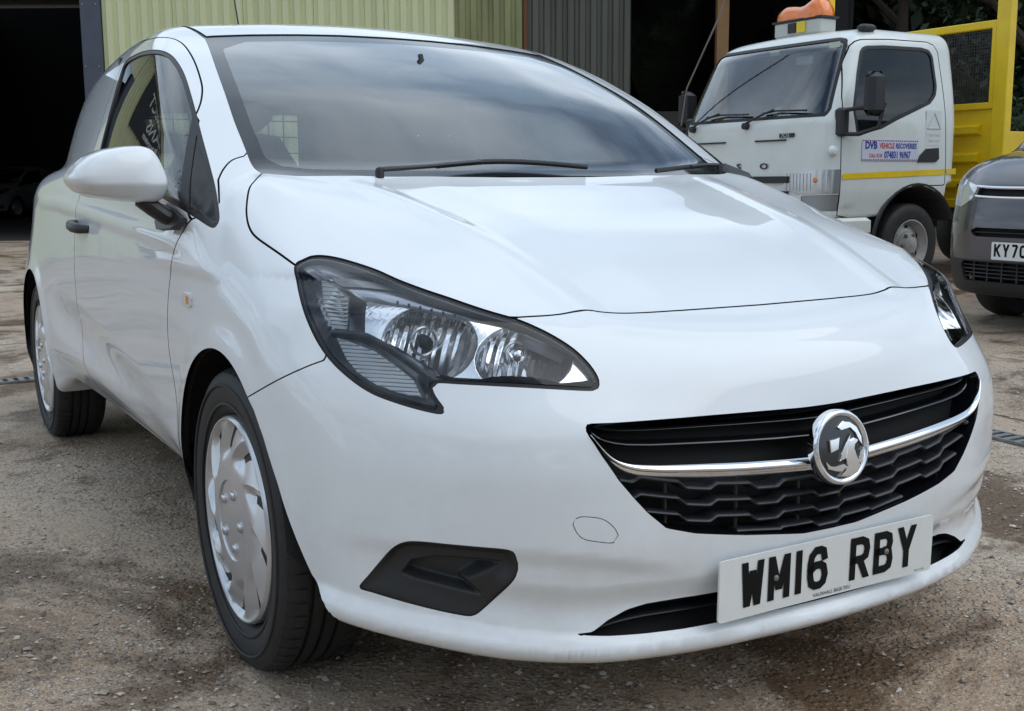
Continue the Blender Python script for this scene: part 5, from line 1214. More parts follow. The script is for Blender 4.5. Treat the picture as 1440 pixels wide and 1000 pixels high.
# ---- parked car in the dark of the barn and lorry beyond the truck share the van's panels
def panel_names(): return [o for o in bpy.data.objects if o.parent == van and o.name.split('.')[0] in ('body_shell','bonnet','front_bumper','front_wing','door','windscreen','windscreen_border','headlamp','window_seal','door_glass','grille_backing','wheel','bumper_corner_trim','lamp_gasket','inner_structure')]
def ghost_car(label, rt, fw, rot, name='parked_car'):
    t = thing(name, label, 'car', W(rt,fw), rot)
    for o in panel_names():
        c = o.copy(); COL.objects.link(c); c.parent = t
        if c.material_slots and c.material_slots[0].material == WHITE: c.material_slots[0].link = 'OBJECT'; c.material_slots[0].material = mat('shade_grey_paint',(.20,.20,.20),.45,coat=.3)  # white paint darkened to grey, putting the barn's shade into the colour
        for ch in o.children:
            if ch.name.split('.')[0] in ('wheel_trim','housing'): d = ch.copy(); COL.objects.link(d); d.parent = c
    return t
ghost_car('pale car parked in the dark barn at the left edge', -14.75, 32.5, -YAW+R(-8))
# ------------------------------------------------------------------ recovery truck (local: x to its near side, y to the rear)
TP = (5.732,5.823,0); TYAW = -1.555
truck = thing('recovery_truck', 'white cab recovery truck with orange roof beacon and yellow tipper body', 'truck', TP, TYAW)
TWHITE = mat('truck_white', (.74,.77,.74), .35, coat=.6, var=(5,.35,(.62,.65,.60)))
YEL = mat('yellow_body', (.90,.62,.006), .42, coat=.2, var=(4,.45,(.66,.40,.01)))
def nets_tm(fn, lo, hi, h, it=6):
    gx,gy,gz = (np.arange(lo[i],hi[i]+h,h) for i in range(3)); V,Q = nets(gx,gy,gz,fn)
    def gr(p,e=2e-3):
        x,y,z = p.T; return np.stack([fn(x+e,y,z)-fn(x-e,y,z),fn(x,y+e,z)-fn(x,y-e,z),fn(x,y,z+e)-fn(x,y,z-e)],1)/(2*e)
    for _ in range(it):
        g = gr(V); f = fn(*V.T); V = V-g*(f/np.maximum((g*g).sum(1),.02)).clip(-.03,.03)[:,None]
    g = gr(V); N = g/np.linalg.norm(g,axis=1)[:,None]; T = np.concatenate([Q[:,[0,1,2]],Q[:,[0,2,3]]])
    fnr = np.cross(V[T[:,1]]-V[T[:,0]],V[T[:,2]]-V[T[:,0]]); s = (fnr*N[T[:,0]]).sum(1)<0; T[s] = T[s][:,::-1]; return TM(V,N,T)
def cab_fn(x,y,z):
    X = np.abs(x); hw = .985-.13*sstep((z-1.40)/1.1)-.03*sstep((.9-z)/.3)
    yf = .02+.345*np.clip((z-1.46)/.78,0,1.3)**1.05+.05*(X/.98)**4+.03*sstep((.95-z)/.3)*0
    a = smax(X-hw, (yf-y)*.93, .16); a = smax(a, z-(2.30-.035*(X/.9)**2-.05*sstep((.75-y)/.45)), .16); a = smax(a, y-1.665, .10)
    zb = .64+.28*sstep((y-1.50)/.05)
    return smax(a, zb-z, .03)
CAB = nets_tm(cab_fn, (-1.05,-.10,.55), (1.05,1.75,2.38), .028)
def cab():
    M = CAB; ab = lambda P:np.abs(P[:,0])
    _, M = M.split(np.where(ab(M.V)>.55, np.hypot(M.V[:,1]-1.16,M.V[:,2]-.375)-.535, .05))
    ws = np.array([[-.885,1.50],[.885,1.50],[.905,1.56],[.835,2.10],[.80,2.165],[.72,2.185],[-.72,2.185],[-.80,2.165],[-.835,2.10],[-.905,1.56]])
    Wd, M = M.split(np.where((M.V[:,1]<.62)&(M.N[:,1]<-.25), sdf(frv(M.V), ws), .05)); gl, sl = Wd.split(sdf(frv(Wd.V), ws)+.028)
    panel('windscreen', gl.offset(-.006), GLASS2, truck, 0); panel('windscreen_seal', sl.offset(.002), SEAL_SHADE, truck, .02)
    wn = np.array([[.345,1.340],[.292,1.565],[.315,1.67],[.37,1.868],[.436,2.053],[.47,2.09],[.52,2.106],[.744,2.122],[1.231,2.128],[1.33,2.112],[1.375,2.06],[1.393,1.787],[1.367,1.704],[1.288,1.632],[.845,1.478],[.651,1.401]])
    dr = np.array([[.175,.66],[.175,1.064],[.168,1.379],[.20,1.666],[.278,1.954],[.365,2.10],[.42,2.14],[.48,2.158],[.828,2.178],[1.32,2.182],[1.40,2.16],[1.445,2.10],[1.517,1.12],[1.517,.91],[1.05,.91],[.80,.80],[.64,.60]])
    for s in (1,-1):
        c = lambda P,d:np.where(P[:,0]*s>.45, d, .05)
        G, M = M.split(c(M.V, sdf(sdv(M.V), wn))); gi, ge = G.split(sdf(sdv(G.V), wn)+.030)
        panel('side_glass', gi.offset(-.008), GLASS3, truck, 0); panel('side_window_seal', ge.offset(.001), SEAL_SHADE, truck, .015)
        D, M = M.split(c(M.V, sdf(sdv(M.V), dr)-.0045)); D, _ = D.split(sdf(sdv(D.V), dr)+.0045)
        dpan = panel('door', D, TWHITE, truck, .02)
    for s in (1,-1):
        hp = np.array([[.455,.895],[.480,1.008],[.79,1.048],[1.02,1.056],[1.02,.852],[.613,.840]])*[s,1]
        H, M = M.split(np.where((M.V[:,1]<.30)&(M.V[:,0]*s>.3), sdf(frv(M.V), hp), .05)); LAMPS.append(panel('headlamp', H.offset(.004), HLENS, truck, .03))
        lp = np.array([[.66,.830],[1.02,.842],[1.02,.70],[.70,.70]])*[s,1]
        H, M = M.split(np.where((M.V[:,1]<.30)&(M.V[:,0]*s>.3), sdf(frv(M.V), lp), .05)); panel('lower_lamp', H.offset(-.006), mat('grey_lamp',(.30,.31,.31),.3,.3), truck, .03)
    panel('cab_shell', M, TWHITE, truck, .02); panel('cab_lining', M.offset(-.03), UNDER, truck, 0)
GLASS2 = glass('truck_glass', (.66,.78,.71), 0, 1.6, 3.0); GLASS3 = glass('truck_side_glass', (.60,.70,.65), 0, 1.45, 1.2); LAMPS = []; HLENS = mat('headlamp_lens',(.50,.51,.52),.10,.55,coat=1)
cab()
def cab_y(x, z):  # front face y at height
    return .02+.345*min(max((z-1.46)/.78,0),1.3)**1.05+.05*(abs(x)/.98)**4
def tbox(name, c, d, m, bev=.0, par=None, smooth=False): return MB().box(c,d,bev).build(name, m, par or truck, smooth)
TB = mat('truck_black_plastic', (.022,.022,.024), .5)
# yellow line along the door, name panel, triangle panel, handle, repeater
for y0,y1 in ((.19,1.505),(1.53,1.66)):
    V = []; 
    for y in np.linspace(y0,y1,8):
        for z in (.963+.028*y,1.012+.030*y): V.append((.9895,y,z))
    part('yellow_stripe', V, [(2*i,2*i+2,2*i+3,2*i+1) for i in range(7)], YEL, truck)
SIGNW = mat('sign_white', (.62,.64,.74), .4); SIGNR = mat('sign_red', (.55,.05,.06), .5); SIGNB = mat('sign_blue', (.03,.05,.30), .5); SIGNG = mat('sign_grey', (.52,.54,.53), .5)
sg = tbox('name_panel', (.990,.768,1.218), (.003,.71,.18), SIGNW)
for i in range(26):
    for zz in (1.300,1.136): MB().box((.9925,.425+.0275*i,zz),(.001,.015,.010)).build('sign_border', SIGNR if i%2==0 else SIGNB, sg)
sfn = lambda y0,z0: (lambda u,v,w:(.9928,y0+u,z0+v))
def fit_word(text, y0, y1, z0, h, m, par, bold):
    """lettering scaled to fill y0..y1 on the door"""
    o = word_mesh(text, h, lambda u,v,w:(u,v,w), 'sign_lettering', m, par, bold=bold); c = np.empty(len(o.data.vertices)*3,np.float32); o.data.vertices.foreach_get('co',c); c = c.reshape(-1,3)
    k = (y1-y0)/(c[:,0].max()-c[:,0].min()); c = np.stack([np.full(len(c),.9928),y0+(c[:,0]-c[:,0].min())*k,z0+c[:,1]],1); o.data.vertices.foreach_set('co',c.ravel()); o.data.update()
fit_word('DVB', .450,.600, 1.232,.085,SIGNB,sg,.004); fit_word('VEHICLE',.625,.815,1.236,.062,SIGNR,sg,.002); fit_word('RECOVERIES',.835,1.105,1.236,.062,SIGNB,sg,.002)
fit_word('CALL ROB',.50,.665,1.158,.044,SIGNR,sg,.001); fit_word('074831',.69,.86,1.152,.082,SIGNB,sg,.003); fit_word('96967',.885,1.03,1.152,.082,SIGNB,sg,.003)
tp = tbox('triangle_panel', (.986,1.325,1.42), (.003,.20,.31), mat('panel_pale',(.72,.75,.73),.4))
for a,b in (((1.24,1.415),(1.42,1.415)),((1.42,1.415),(1.33,1.555)),((1.33,1.555),(1.24,1.415))): MB().tube([(.9885,*a),(.9885,*b)],.005,6).build('triangle_line', SIGNG, tp)
word_mesh('Crash load', .042, lambda u,v,w:(.9885,1.235+u,1.345+v), 'panel_lettering', SIGNG, tp); word_mesh('Take care', .042, lambda u,v,w:(.9885,1.245+u,1.295+v), 'panel_lettering', SIGNG, tp)
MB().prism([(1.128,1.118),(1.155,1.174),(1.234,1.236),(1.403,1.245),(1.412,1.147),(1.37,1.119)], .012, lambda u,v,w:(.984+w,u,v)).build('door_handle', TB, truck)
MB().lathe([(.0001,.045),(.03,.04),(.045,.015),(.047,0)],16,'x',(.955,.09,1.21)).build('side_repeater', mat('repeater_white',(.8,.8,.78),.2), truck, True)
tbox('roof_marker_lamp', (.80,.62,2.27), (.10,.17,.06), TB, .02)
# front: bumper, grille slot, lettering, headlamps, wipers
tbox('bumper', (0,.10,.50), (1.92,.22,.34), TWHITE, .04); tbox('grille_slot', (0,.012,.97), (1.05,.03,.06), TB); tbox('grille_slot', (0,.012,.82), (1.05,.03,.10), TB)
for s in (1,-1):
    lamp = LAMPS[0 if s>0 else 1]
    xs_ = np.linspace(.50,.92,12); P = np.stack([s*xs_, np.full(12,.05), np.full(12,.95)],1)
    for _ in range(12): f = cab_fn(*P.T); P[:,1] += f/.9
    for i,p in enumerate(P):
        if i not in (8,9): MB().box((p[0],p[1]-.003,p[2]),(.007,.012,.15)).build('lamp_flute', mat('lamp_flute_m',(.62,.63,.64),.15,.5), lamp)
    MB().lathe([(.0001,-.012),(.018,-.010),(.030,.002)],14,'y',(P[8][0]+.01*s,P[8][1],.965)).build('amber_lamp', mat('amber_orange',(.80,.25,.05),.25), lamp, True)
for x0,x1 in ((-.72,-.30),(.10,.48)): tbox('grille_line', ((x0+x1)/2,.012,1.315), (x1-x0,.02,.014), TB)
for ch,u,w in (('F',-.62,.1),('U',-.38,.1),('S',-.14,.1),('O',.165,.1)): word_mesh(ch, .10, lambda a,b,c,u=u:(u+a*1.35, cab_y(u,1.09)-.012, 1.065+b*.75), 'front_lettering', TB, truck, bold=.003)
bd = tbox('badge_plate', (.49,.018,1.355), (.17,.02,.035), TB); word_mesh('7C15', .045, lambda a,b,c:(.43+a,.0065,1.340+b), 'badge_lettering', SIGNG, bd, bold=.001)
word_mesh('EURO 6', .04, lambda u,v,w:(.992,.22+u,.745+v), 'door_lettering', SIGNG, truck, bold=.001)
def twiper(x0,x1):
    a = MB(); a.tube([(x0,cab_y(x0,1.48)-.035,1.475),((x0+x1)*.45+x0*.1,cab_y(0,1.53)-.03,1.55),(x1-.12,cab_y(0,1.57)-.03,1.585)],.010,8); o = a.build('wiper_arm', TB, truck, True)
    b = MB(); b.tube([(x0+.18,cab_y(0,1.56)-.022,1.56),(x1-.1,cab_y(0,1.575)-.022,1.575),(x1+.28,cab_y(0,1.55)-.022,1.560)],.009,6); b.build('wiper_blade', SEAL_SHADE, o, True)
    c = MB(); c.lathe([(.0001,-.03),(.03,-.025),(.035,.03)],12,'y',(x0,cab_y(x0,1.46)-.02,1.455)); c.build('wiper_pivot', TB, o, True)
twiper(-.78,-.30); twiper(-.02,.42)
# mirrors on arms
for s in (1,-1):
    mb = MB(); mb.box((s*1.20,.30,1.675),(.13,.20,.36),.045); mr = mb.build('mirror_head', TB, truck, True)
    for P in (((.97,.17,1.545),(1.10,.22,1.56),(1.22,.36,1.565)),((.975,.16,1.35),(1.12,.22,1.345),(1.22,.34,1.40),(1.24,.38,1.60))): mb = MB(); mb.tube([(s*p[0],p[1],p[2]) for p in P],.018,8); mb.build('mirror_arm', TB, mr, True)
    mb = MB(); mb.box((s*.975,.17,1.45),(.10,.10,.24),.02); mb.build('mirror_bracket', TB, mr, True)
# cab inside
tbox('dashboard', (0,.42,1.38), (1.74,.45,.22), TRIM, .05)
for x in (-.5,.12,.52):
    st = tbox('seat', (x,1.10,1.20), (.46,.46,.18), SEATF, .05, None, True); MB().box((x,1.38,1.55),(.44,.14,.62),.06).build('seat_back', SEATF, st, True); MB().box((x,1.40,1.95),(.26,.10,.18),.04).build('head_restraint', SEATF, st, True)
mb = MB(); mb.tube([(-.5+.21*math.cos(t),.78+.08*math.sin(t),1.58+.19*math.sin(t)) for t in np.linspace(0,2*math.pi,33)],.016,8,cap=False); mb.build('steering_wheel', TRIM, truck, True)
tr = MB(); tr.lathe([(.035,-.03),(.075,-.03),(.075,.03),(.035,.03)],20,'x',(.02,.40,1.565),close=True); tr.build('tape_roll', mat('cream_plastic',(.62,.62,.40),.5), truck, True)
tbox('cab_mirror', (.28,.42,2.03), (.20,.03,.08), mat('pale_plastic',(.5,.52,.5),.4), .01)
tbox('rear_window_frame', (0,1.60,1.75), (1.5,.03,.05), UNDER)
for x in (-.30,.42): tbox('screen_sticker', (x+.30,cab_y(x,2.12)+.012,2.12), (.12,.004,.05), mat('sticker_pale',(.55,.62,.5),.5))
# roof beacon
mb = MB(); mb.box((-.23,.92,2.395),(.60,.22,.14),.015); bc = mb.build('beacon_base', mat('beacon_base_grey',(.50,.51,.47),.5), truck)
mb = MB(); V = []; F = []; n = 16
prf = [(-.54,.055,.06),(-.50,.10,.125),(-.42,.12,.15),(-.33,.115,.138),(-.25,.11,.128),(-.17,.115,.145),(-.08,.125,.185),(.0,.125,.185),(.05,.10,.13),(.08,.05,.05)]
for x,hy,hz in prf:
    for k in range(n):
        t = math.pi*k/(n-1); V.append((x,.92-hy*math.cos(t),2.475+hz*max(0,math.sin(t))**.75))
F = [(i*n+k,(i+1)*n+k,(i+1)*n+k+1,i*n+k+1) for i in range(len(prf)-1) for k in range(n-1)]+[tuple(range(n)),tuple((len(prf)-1)*n+k for k in range(n-1,-1,-1))]
mb.add(V,F); mb.build('beacon_lens', mat('orange_lens',(.85,.20,.02),.18,coat=.8), bc, True, angle=50)
tbox('beacon_light', (-.28,.805,2.40), (.10,.02,.09), TB, 0, bc); tbox('beacon_warning_light', (-.16,.805,2.40), (.11,.02,.10), mat('yellow_lens',(.75,.55,.02),.3), 0, bc); tbox('beacon_rim', (-.23,.92,2.472), (.64,.24,.018), TB, 0, bc)
MB().tube([(-.97,.03,1.50),(-.854,0,1.853),(-.402,0,2.479),(-.16,0,2.90)],.008,8).build('cab_aerial', STEEL, truck, True)
# chassis, wheels
TR = mat('truck_rim', (.50,.50,.49), .4, .5, var=(10,.5,(.25,.2,.15)))
def twheel(x, y, s):
    w_ = MB(); prof = [(.225,-.09),(.24,-.108),(.29,-.115),(.345,-.110),(.368,-.092),(.375,-.07),(.375,.07),(.345,.11),(.24,.108),(.225,.09)]
    w_.lathe(prof,48,'x'); w = w_.build('wheel', RUBBER, truck, True, angle=40); w.location = (x,y,.375); w.rotation_euler = (0,0,0 if s<0 else math.pi)
    r_ = MB(); r_.lathe([(.227,-.10),(.232,-.112),(.222,-.113),(.205,-.075),(.185,-.045),(.125,-.06),(.115,-.085),(.085,-.09),(.075,-.12),(.0001,-.13)],40,'x'); r_.build('rim', TR, w, True, angle=40)
    for k in range(6): a = 2*math.pi*k/6; MB().lathe([(.0001,-.115),(.014,-.112),(.016,-.085)],8,'x',(0,.098*math.cos(a),.098*math.sin(a))).build('wheel_nut', STEEL, w, True)
    for k in range(6): a = 2*math.pi*(k+.5)/6; MB().lathe([(.0001,-.0535),(.024,-.0535)],12,'x',(0,.155*math.cos(a),.155*math.sin(a))).build('rim_hole', VOID, w)
for y in (1.16,4.3):
    for s in (1,-1): twheel(s*(.82 if y<2 else .90), y, s)
for s in (1,-1):
    n = 14; V = []
    for i in range(n+1):
        t = R(5)+R(150)*i/n; V += [(s*.97,1.16-.525*math.cos(t),.375+.525*math.sin(t)),(s*.97,1.16-.575*math.cos(t),.375+.575*math.sin(t)),(s*.55,1.16-.525*math.cos(t),.375+.525*math.sin(t)),(s*.995,1.16-.55*math.cos(t),.375+.55*math.sin(t))]
    F = []
    for i in range(n): F += [(4*i+2,4*i,4*i+4,4*i+6),(4*i,4*i+3,4*i+7,4*i+4),(4*i+3,4*i+1,4*i+5,4*i+7)]
    part('wheel_arch', V, F, TB, truck, True)
    tbox('chassis_rail', (s*.38,3.2,.66), (.09,5.2,.20), UNDER)
    tbox('step_panel', (s*.93,.36,.56), (.10,.48,.16), TWHITE, .03)
tbox('engine_cover', (0,1.0,.72), (1.0,1.7,.50), UNDER)
# tipper body with mesh headboard
HB = 2.12
def ybox(n, c, d, bev=.006, m=None, par=None): return tbox(n, c, d, m or YEL, bev, par)
for s in (1,-1): ybox('headboard_post', (s*1.10,HB,1.87), (.14,.10,2.30)); ybox('side_board', (s*1.12,3.9,1.10), (.05,3.5,.60)); ybox('side_post', (s*1.13,5.6,1.15),(.08,.10,.75))
sheetp = ybox('headboard_sheet', (0,HB+.01,1.18), (2.06,.03,.94))
for zz in (1.42,1.16,.92): MB().prism([(-.055,0),(-.03,-.055),(.03,-.055),(.055,0)], 1.80, lambda u,v,w,zz=zz:(-.90+w,HB-.005+v,zz+u)).build('pressed_rib', YEL, sheetp)
for zz,h in ((2.375,.07),(1.64,.06)): ybox('headboard_rail', (0,HB,zz), (2.06,.07,h))
for x in (-1.0,0,1.0): ybox('mesh_frame', (x,HB-.01,2.0), (.05,.05,.70))
mb = MB()
for i in range(72): mb.box((-1.0+i*.0282,HB-.012,2.0),(.0065,.006,.70))
for i in range(25): mb.box((0,HB-.018,1.67+i*.0282),(2.0,.006,.0065))
tag(mb.build('headboard_mesh', mat('mesh_black',(.03,.03,.035),.5,.3), truck), kind='stuff')
ybox('body_floor', (0,3.9,.80), (2.26,3.5,.08)); ybox('tail_board', (0,5.64,1.10), (2.2,.05,.60)); ybox('body_lower_edge', (0,HB,.735), (2.2,.10,.08))
for s in (1,-1): MB().tube([(s*.98,1.72,.92),(s*1.0,1.80,.75),(s*.98,1.82,.55)],.02,8).build('mudguard_stay', TB, truck, True)
# ------------------------------------------------------------------ grey compact van, right edge (same heading as the truck)
GP = (4.80,2.205,0); gv = thing('compact_van', 'dark grey compact van with twin chrome grille lines at the right edge', 'van', GP, -math.pi/2)
GREY = mat('grey_metallic', (.105,.098,.106), .32, .55, coat=1.0)
def gv_fn(x,y,z):
    X = np.abs(x); hw = .915-.13*sstep((z-1.05)/1.0)-.05*sstep((.45-z)/.3)
    yf = ncs([.18,.30,.50,.66,.80,.93,1.0,1.1],[.10,.035,.0,.0,.022,.055,.10,.22],z)+.05*(X/.6)**2+.34*np.clip((X-.30)/.62,0,1.2)**3
    top = ncs([-.1,.10,.30,.60,.95,1.35,1.75,2.1,3.2,4.4],[.90,1.00,1.095,1.17,1.225,1.50,1.74,1.80,1.84,1.80],y)-.03*(X/.85)**2-.05*sstep((X-.5)/.4)*sstep((1.2-y)/.5)
    a = smax(X-hw, (yf-y)*.85, .10); a = smax(a, (z-top)*.85, .09); a = smax(a, y-4.38, .12); return smax(a, .22-z, .05)
GVM = nets_tm(gv_fn, (-.98,-.06,.15), (.98,4.45,1.92), .036)
def grey_van():
    M = GVM
    for ay in (.93,3.70): _, M = M.split(np.where(np.abs(M.V[:,0])>.55, np.hypot(M.V[:,1]-ay,M.V[:,2]-.315)-.365, .05))
    fr = lambda P,d:np.where(P[:,1]<.8, d, .05)
    for s in (1,-1):
        hp = np.array([[.470,.925],[.60,.955],[.74,1.00],[.80,.985],[.765,.90],[.735,.80],[.60,.79],[.49,.845]])*[s,1]
        H, M = M.split(fr(M.V, sdf(frv(M.V), hp))); l = panel('headlamp', H.offset(.003), mat('lamp_bright',(.62,.64,.66),.12,.45,coat=1), gv, .02)
        fp = np.array([[.46,.655],[.12,.655],[.12,.605],[.42,.605],[.49,.615]])*[s,1]
    up = np.array([[-.46,.915],[.46,.915],[.46,.845],[-.46,.845]]); U, M = M.split(fr(M.V, sdf(frv(M.V), up))); panel('upper_grille', U.offset(-.03), VOID, gv, .03)
    fp = np.array([[-.49,.662],[.49,.662],[.44,.604],[-.44,.604]]); U, M = M.split(fr(M.V, sdf(frv(M.V), fp))); panel('middle_grille', U.offset(-.04), VOID, gv, 0)
    lp = np.array([[-.56,.445],[.56,.445],[.54,.315],[-.54,.315]]); U, M = M.split(fr(M.V, sdf(frv(M.V), lp))); panel('lower_grille', U.offset(-.05), VOID, gv, 0)
    ws = np.array([[-.74,1.255],[.74,1.255],[.66,1.70],[-.66,1.70]]); U, M = M.split(np.where((M.V[:,1]>.8)&(M.V[:,1]<1.9), sdf(frv(M.V), ws), .05)); panel('windscreen', U.offset(-.004), GLASS2, gv, 0)
    for s in (1,-1):
        wp = np.array([[1.45,1.22],[1.30,1.22],[1.75,1.62],[2.35,1.66],[2.35,1.20]]); U, M = M.split(np.where(M.V[:,0]*s>.5, sdf(sdv(M.V), wp), .05)); panel('side_glass', U.offset(-.004), GLASS2, gv, 0)
    low, M = M.split(np.where(M.V[:,1]<.75, M.V[:,2]-(.455+.0*M.V[:,0]), M.V[:,2]-.30)); panel('lower_bumper', low, TB, gv, .02)
    bl = np.array([[-.80,1.02],[-.46,.935],[.46,.935],[.80,1.02]])
    panel('body_shell', M, GREY, gv, .02); panel('inner_shell', M.offset(-.03), UNDER, gv, 0)
    fy = lambda x,z: float(ncs([.18,.30,.50,.66,.80,.93,1.0],[.10,.035,.0,.0,.022,.055,.10],np.array(z)))+.05*(x/.6)**2+.34*max(0,(abs(x)-.30)/.62)**3
    for z in (.912,.850):
        xs = np.linspace(-.475,.475,41); bar('chrome_line', xs, np.full(41,z)+.02*(np.abs(xs)/.6)**3, [fy(x,z)-.004 for x in xs], .019, .03, CHROME, gv)
    xs = np.linspace(-.44,.44,31); bar('grille_bar', xs, np.full(31,.632), [fy(x,.632)+.012 for x in xs], .010, .02, TB, gv)
    for z in (.42,.395,.37,.345): xs = np.linspace(-.54,.54,31); bar('grille_bar', xs, np.full(31,z), [fy(x,z)+.012 for x in xs], .008, .025, mat('grille_grey',(.05,.05,.052),.4), gv)
    for x in np.linspace(-.45,.45,9): MB().box((x,fy(x,.38)+.03,.38),(.010,.02,.12)).build('grille_rib', TB, gv)
    number_plate((0,-.022,.522), (1,0,0), (0,0,1), (0,-1,0), .520, .111, 'KY70 RBY'[:4]+'', gv, None, False) if False else None
    P = number_plate((0,-.022,.522), (1,0,0), (0,0,1), (0,-1,0), .520, .111, 'KY70', gv, None, False)
    for ch in P.children:
        ch.location.x -= .125
    for ay in (.93,3.70):
        for s in (1,-1):
            w = MB(); w.lathe([(.20,-.08),(.215,-.10),(.27,-.105),(.305,-.09),(.315,-.06),(.315,.06),(.29,.10),(.20,.09)],48,'x'); wo = w.build('wheel', RUBBER, gv, True, angle=40); wo.location = (s*.80,ay,.315); wo.rotation_euler = (0,0,math.pi if s>0 else 0)
            MB().lathe([(.205,-.09),(.19,-.085),(.16,-.06),(.06,-.075),(.0001,-.08)],32,'x').build('rim', SILVER, wo, True)
            n = 12; V = []
            for i in range(n+1): t = math.pi*i/n; V += [(s*.90,ay-.367*math.cos(t),.315+.367*math.sin(t)),(s*.5,ay-.367*math.cos(t),.315+.367*math.sin(t))]
            part('arch_liner', V, [(2*i,2*i+1,2*i+3,2*i+2) for i in range(n)], UNDER, gv)
    MB().box((0,2.3,.26),(1.5,3.9,.06)).build('underbody_tray', UNDER, gv); MB().box((0,1.35,1.05),(1.5,.5,.25),.05).build('dashboard', TRIM, gv)
    for s in (1,-1): mb = MB(); mb.box((s*1.0,1.42,1.22),(.20,.10,.20),.04); mb.build('door_mirror', TB, gv, True)
grey_van()
# ------------------------------------------------------------------ white flatbed half hidden behind the truck
fb = thing('parked_pickup', 'white pickup with roof work lamps in the barn opening beside the truck', 'pickup', W(3.35,24.0), -YAW)
MB().box((0,.9,1.72),(1.75,1.6,.10),.04).build('roof', TWHITE, fb, True); MB().box((0,.9,1.05),(1.80,1.9,.85),.08).build('cab', TWHITE, fb, True); MB().box((0,.12,1.45),(1.55,.06,.42),.02).build('windscreen', GLOSSB, fb); MB().box((0,-.55,.85),(1.76,1.3,.45),.10).build('bonnet', TWHITE, fb, True)
for s in (1,-1): MB().box((s*.80,.10,1.45),(.08,.10,.50),.02).build('pillar', TWHITE, fb); MB().box((s*1.02,.25,1.35),(.18,.10,.26),.03).build('door_mirror', TB, fb, True)
for x in (-.62,-.35,.35,.62): MB().lathe([(.0001,-.06),(.10,-.05),(.11,.02),(.05,.07)],18,'y',(x,.5,1.90)).build('work_lamp', TB, fb, True)
for yy in (-.55,2.3):
    for s in (1,-1): MB().lathe([(.0001,-.1),(.2,-.1),(.33,-.08),(.35,0),(.33,.08),(.0001,.1)],24,'x',(s*.80,yy,.35)).build('wheel', RUBBER, fb, True)
MB().box((0,2.4,.95),(1.8,1.7,.5),.03).build('load_bed', TWHITE, fb)
# ------------------------------------------------------------------ trees
LEAF = []
for i,(a,b) in enumerate((((.020,.038,.014),(.050,.085,.028)),((.016,.030,.014),(.038,.066,.026)),((.045,.085,.022),(.10,.17,.05)))):
    m = bpy.data.materials.new('foliage'); m.use_nodes = True; nt = m.node_tree; p = nt.nodes['Principled BSDF']; ge = nt.nodes.new('ShaderNodeNewGeometry'); r = nt.nodes.new('ShaderNodeValToRGB'); r.color_ramp.elements[0].color = (*a,1); r.color_ramp.elements[1].color = (*b,1)
    nt.links.new(ge.outputs['Random Per Island'], r.inputs[0]); nt.links.new(r.outputs[0], p.inputs['Base Color']); p.inputs['Roughness'].default_value = .55; LEAF.append(m)
BARK = mat('bark', (.07,.055,.04), .9, bump=(20,.6,.02))
def leaves(n, blobs, size, seed, m, name):
    rnd = np.random.RandomState(seed); B_ = np.array(blobs); w = B_[:,3]**2; idx = rnd.choice(len(B_), n, p=w/w.sum()); d = rnd.randn(n,3); d /= np.linalg.norm(d,axis=1)[:,None]
    r = (rnd.rand(n)**.45)*B_[idx,3]*(.85+.3*rnd.rand(n)); c = B_[idx,:3]+d*r[:,None]*[1,1,.8]
    a = rnd.randn(n,3)+[0,0,.1]; a /= np.linalg.norm(a,axis=1)[:,None]; b = np.cross(a,rnd.randn(n,3)); b /= np.linalg.norm(b,axis=1)[:,None]; s = (size*(.6+.8*rnd.rand(n)))[:,None]
    V = np.stack([c-a*s, c+b*s*.42, c+a*s, c-b*s*.42],1).reshape(-1,3); F = np.arange(4*n).reshape(-1,4)
    return mesh_of(name, V, F, m, False)
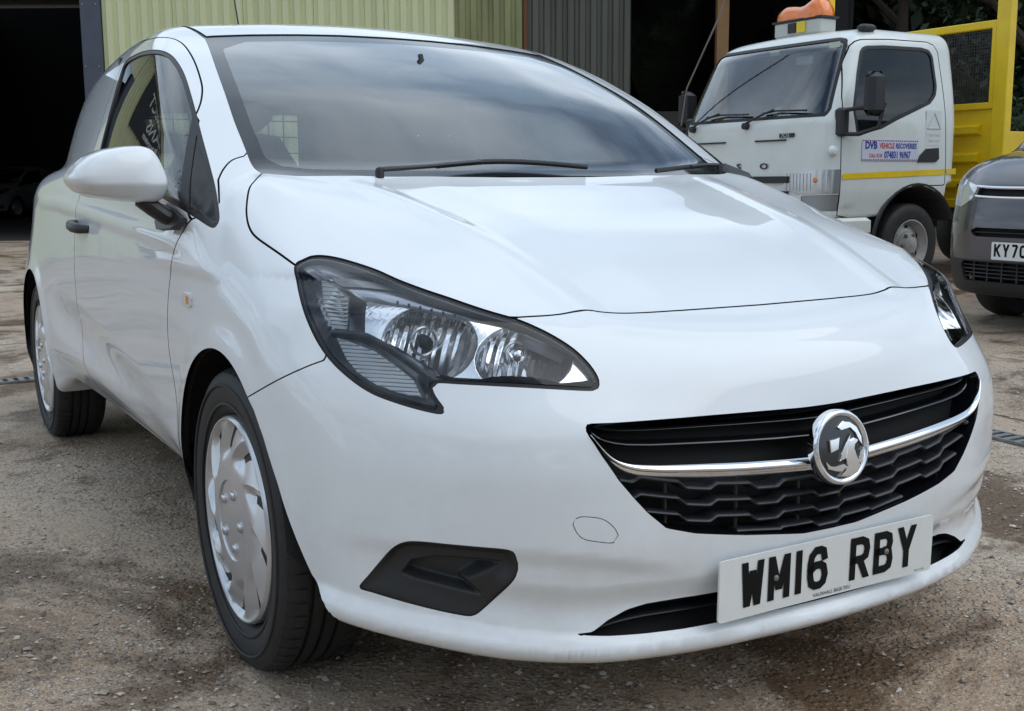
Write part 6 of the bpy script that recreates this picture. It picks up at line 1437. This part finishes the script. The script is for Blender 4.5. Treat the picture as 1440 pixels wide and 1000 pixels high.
def tree_meshes(seed, h, spread, m, n=7000, size=.085):
    rnd = np.random.RandomState(seed); blobs = []; limbs = MB(); limbs.tube([(0,0,0),(.05,.02,h*.22),(-.04,.05,h*.45),(.03,0,h*.75)],[h*.028,h*.022,h*.016,h*.006],10)
    for i in range(18):
        z = h*(.16+.80*rnd.rand()); q = spread*(1-.75*abs(z/h-.42)**1.2)*(.35+.65*rnd.rand()); t = rnd.rand()*6.28; p = (q*math.cos(t),q*math.sin(t),z); blobs.append((*p, spread*(.26+.22*rnd.rand())))
        limbs.tube([(0,0,max(h*.15,z-h*.2)),(p[0]*.5,p[1]*.5,z-h*.06),p],[h*.010,h*.006,h*.002],6)
    cr = leaves(n, blobs, size, seed, m, 'crown'); o = limbs.build('trunk', BARK, None, True); tm_ = o.data; bpy.data.objects.remove(o); return tm_, cr
TM_ = [tree_meshes(11,7.5,2.6,LEAF[0]), tree_meshes(23,8.5,2.9,LEAF[1])]
def tree(label, rt, fw, kind, rot, sc):
    t = thing('tree', label, 'tree', W(rt,fw), rot, 'trees beyond the truck'); t.scale = (sc,sc,sc); link('trunk', TM_[kind][0], t); link('crown', TM_[kind][1], t)
V = []; F = []
for i in range(21):
    for j,(dd,zz) in enumerate(((0,0),(3,4),(8,9),(16,15),(30,22))): V.append(W(4.5+i*2.4-j*1.2, 30-i*1.0+dd+.8*math.sin(i*1.7+j), zz*(1+.12*math.sin(i*.9+j*2))))
F = [(i*5+j,(i+1)*5+j,(i+1)*5+j+1,i*5+j+1) for i in range(20) for j in range(4)]
tag(part('sky_screen_slope', V, F, mat('sky_screen_green',(.022,.034,.014),.95,var=(.8,.8,(.010,.016,.008)),bump=(1.5,1,.5)), None, True), kind='structure')  # added dark green slope that blocks the bright sky behind the trees
tree('dark leafy tree right behind the orange roof beacon', 6.9, 20.5, 0, .4, 1.0)
tree('dark leafy tree above the white truck cab roof', 8.7, 19.0, 1, 2.0, .95)
tree('leafy tree behind the yellow mesh headboard', 8.6, 16.2, 0, 3.3, .85)
tree('leafy tree right of the yellow headboard post', 9.6, 14.6, 1, 5.0, .85)
def wood(name, label, path, seed, m, hgt, n, size=.16):
    rnd = np.random.RandomState(seed); bl = []
    for (a,b) in path:
        for j in range(5): bl.append((*W(a+rnd.randn()*1.0,b+rnd.randn()*.9,0)[:2], hgt*(.08+.86*(j+.5*rnd.rand())/5), hgt*(.16+.10*rnd.rand())))
    return tag(link(name, leaves(n, bl, size, seed, m, name)), label, 'woodland', kind='stuff')
wood('woodland', 'dark mass of woodland filling the background behind the truck', [(7+i*1.5, 25-i*.75) for i in range(14)], 3, LEAF[1], 9.5, 42000, .2)
wood('woodland', 'green tree belt across the yard facing the van', [(-26+i*2.6, -19+.012*(i-10)**2*4) for i in range(21)], 8, LEAF[2], 8.5, 26000, .2)
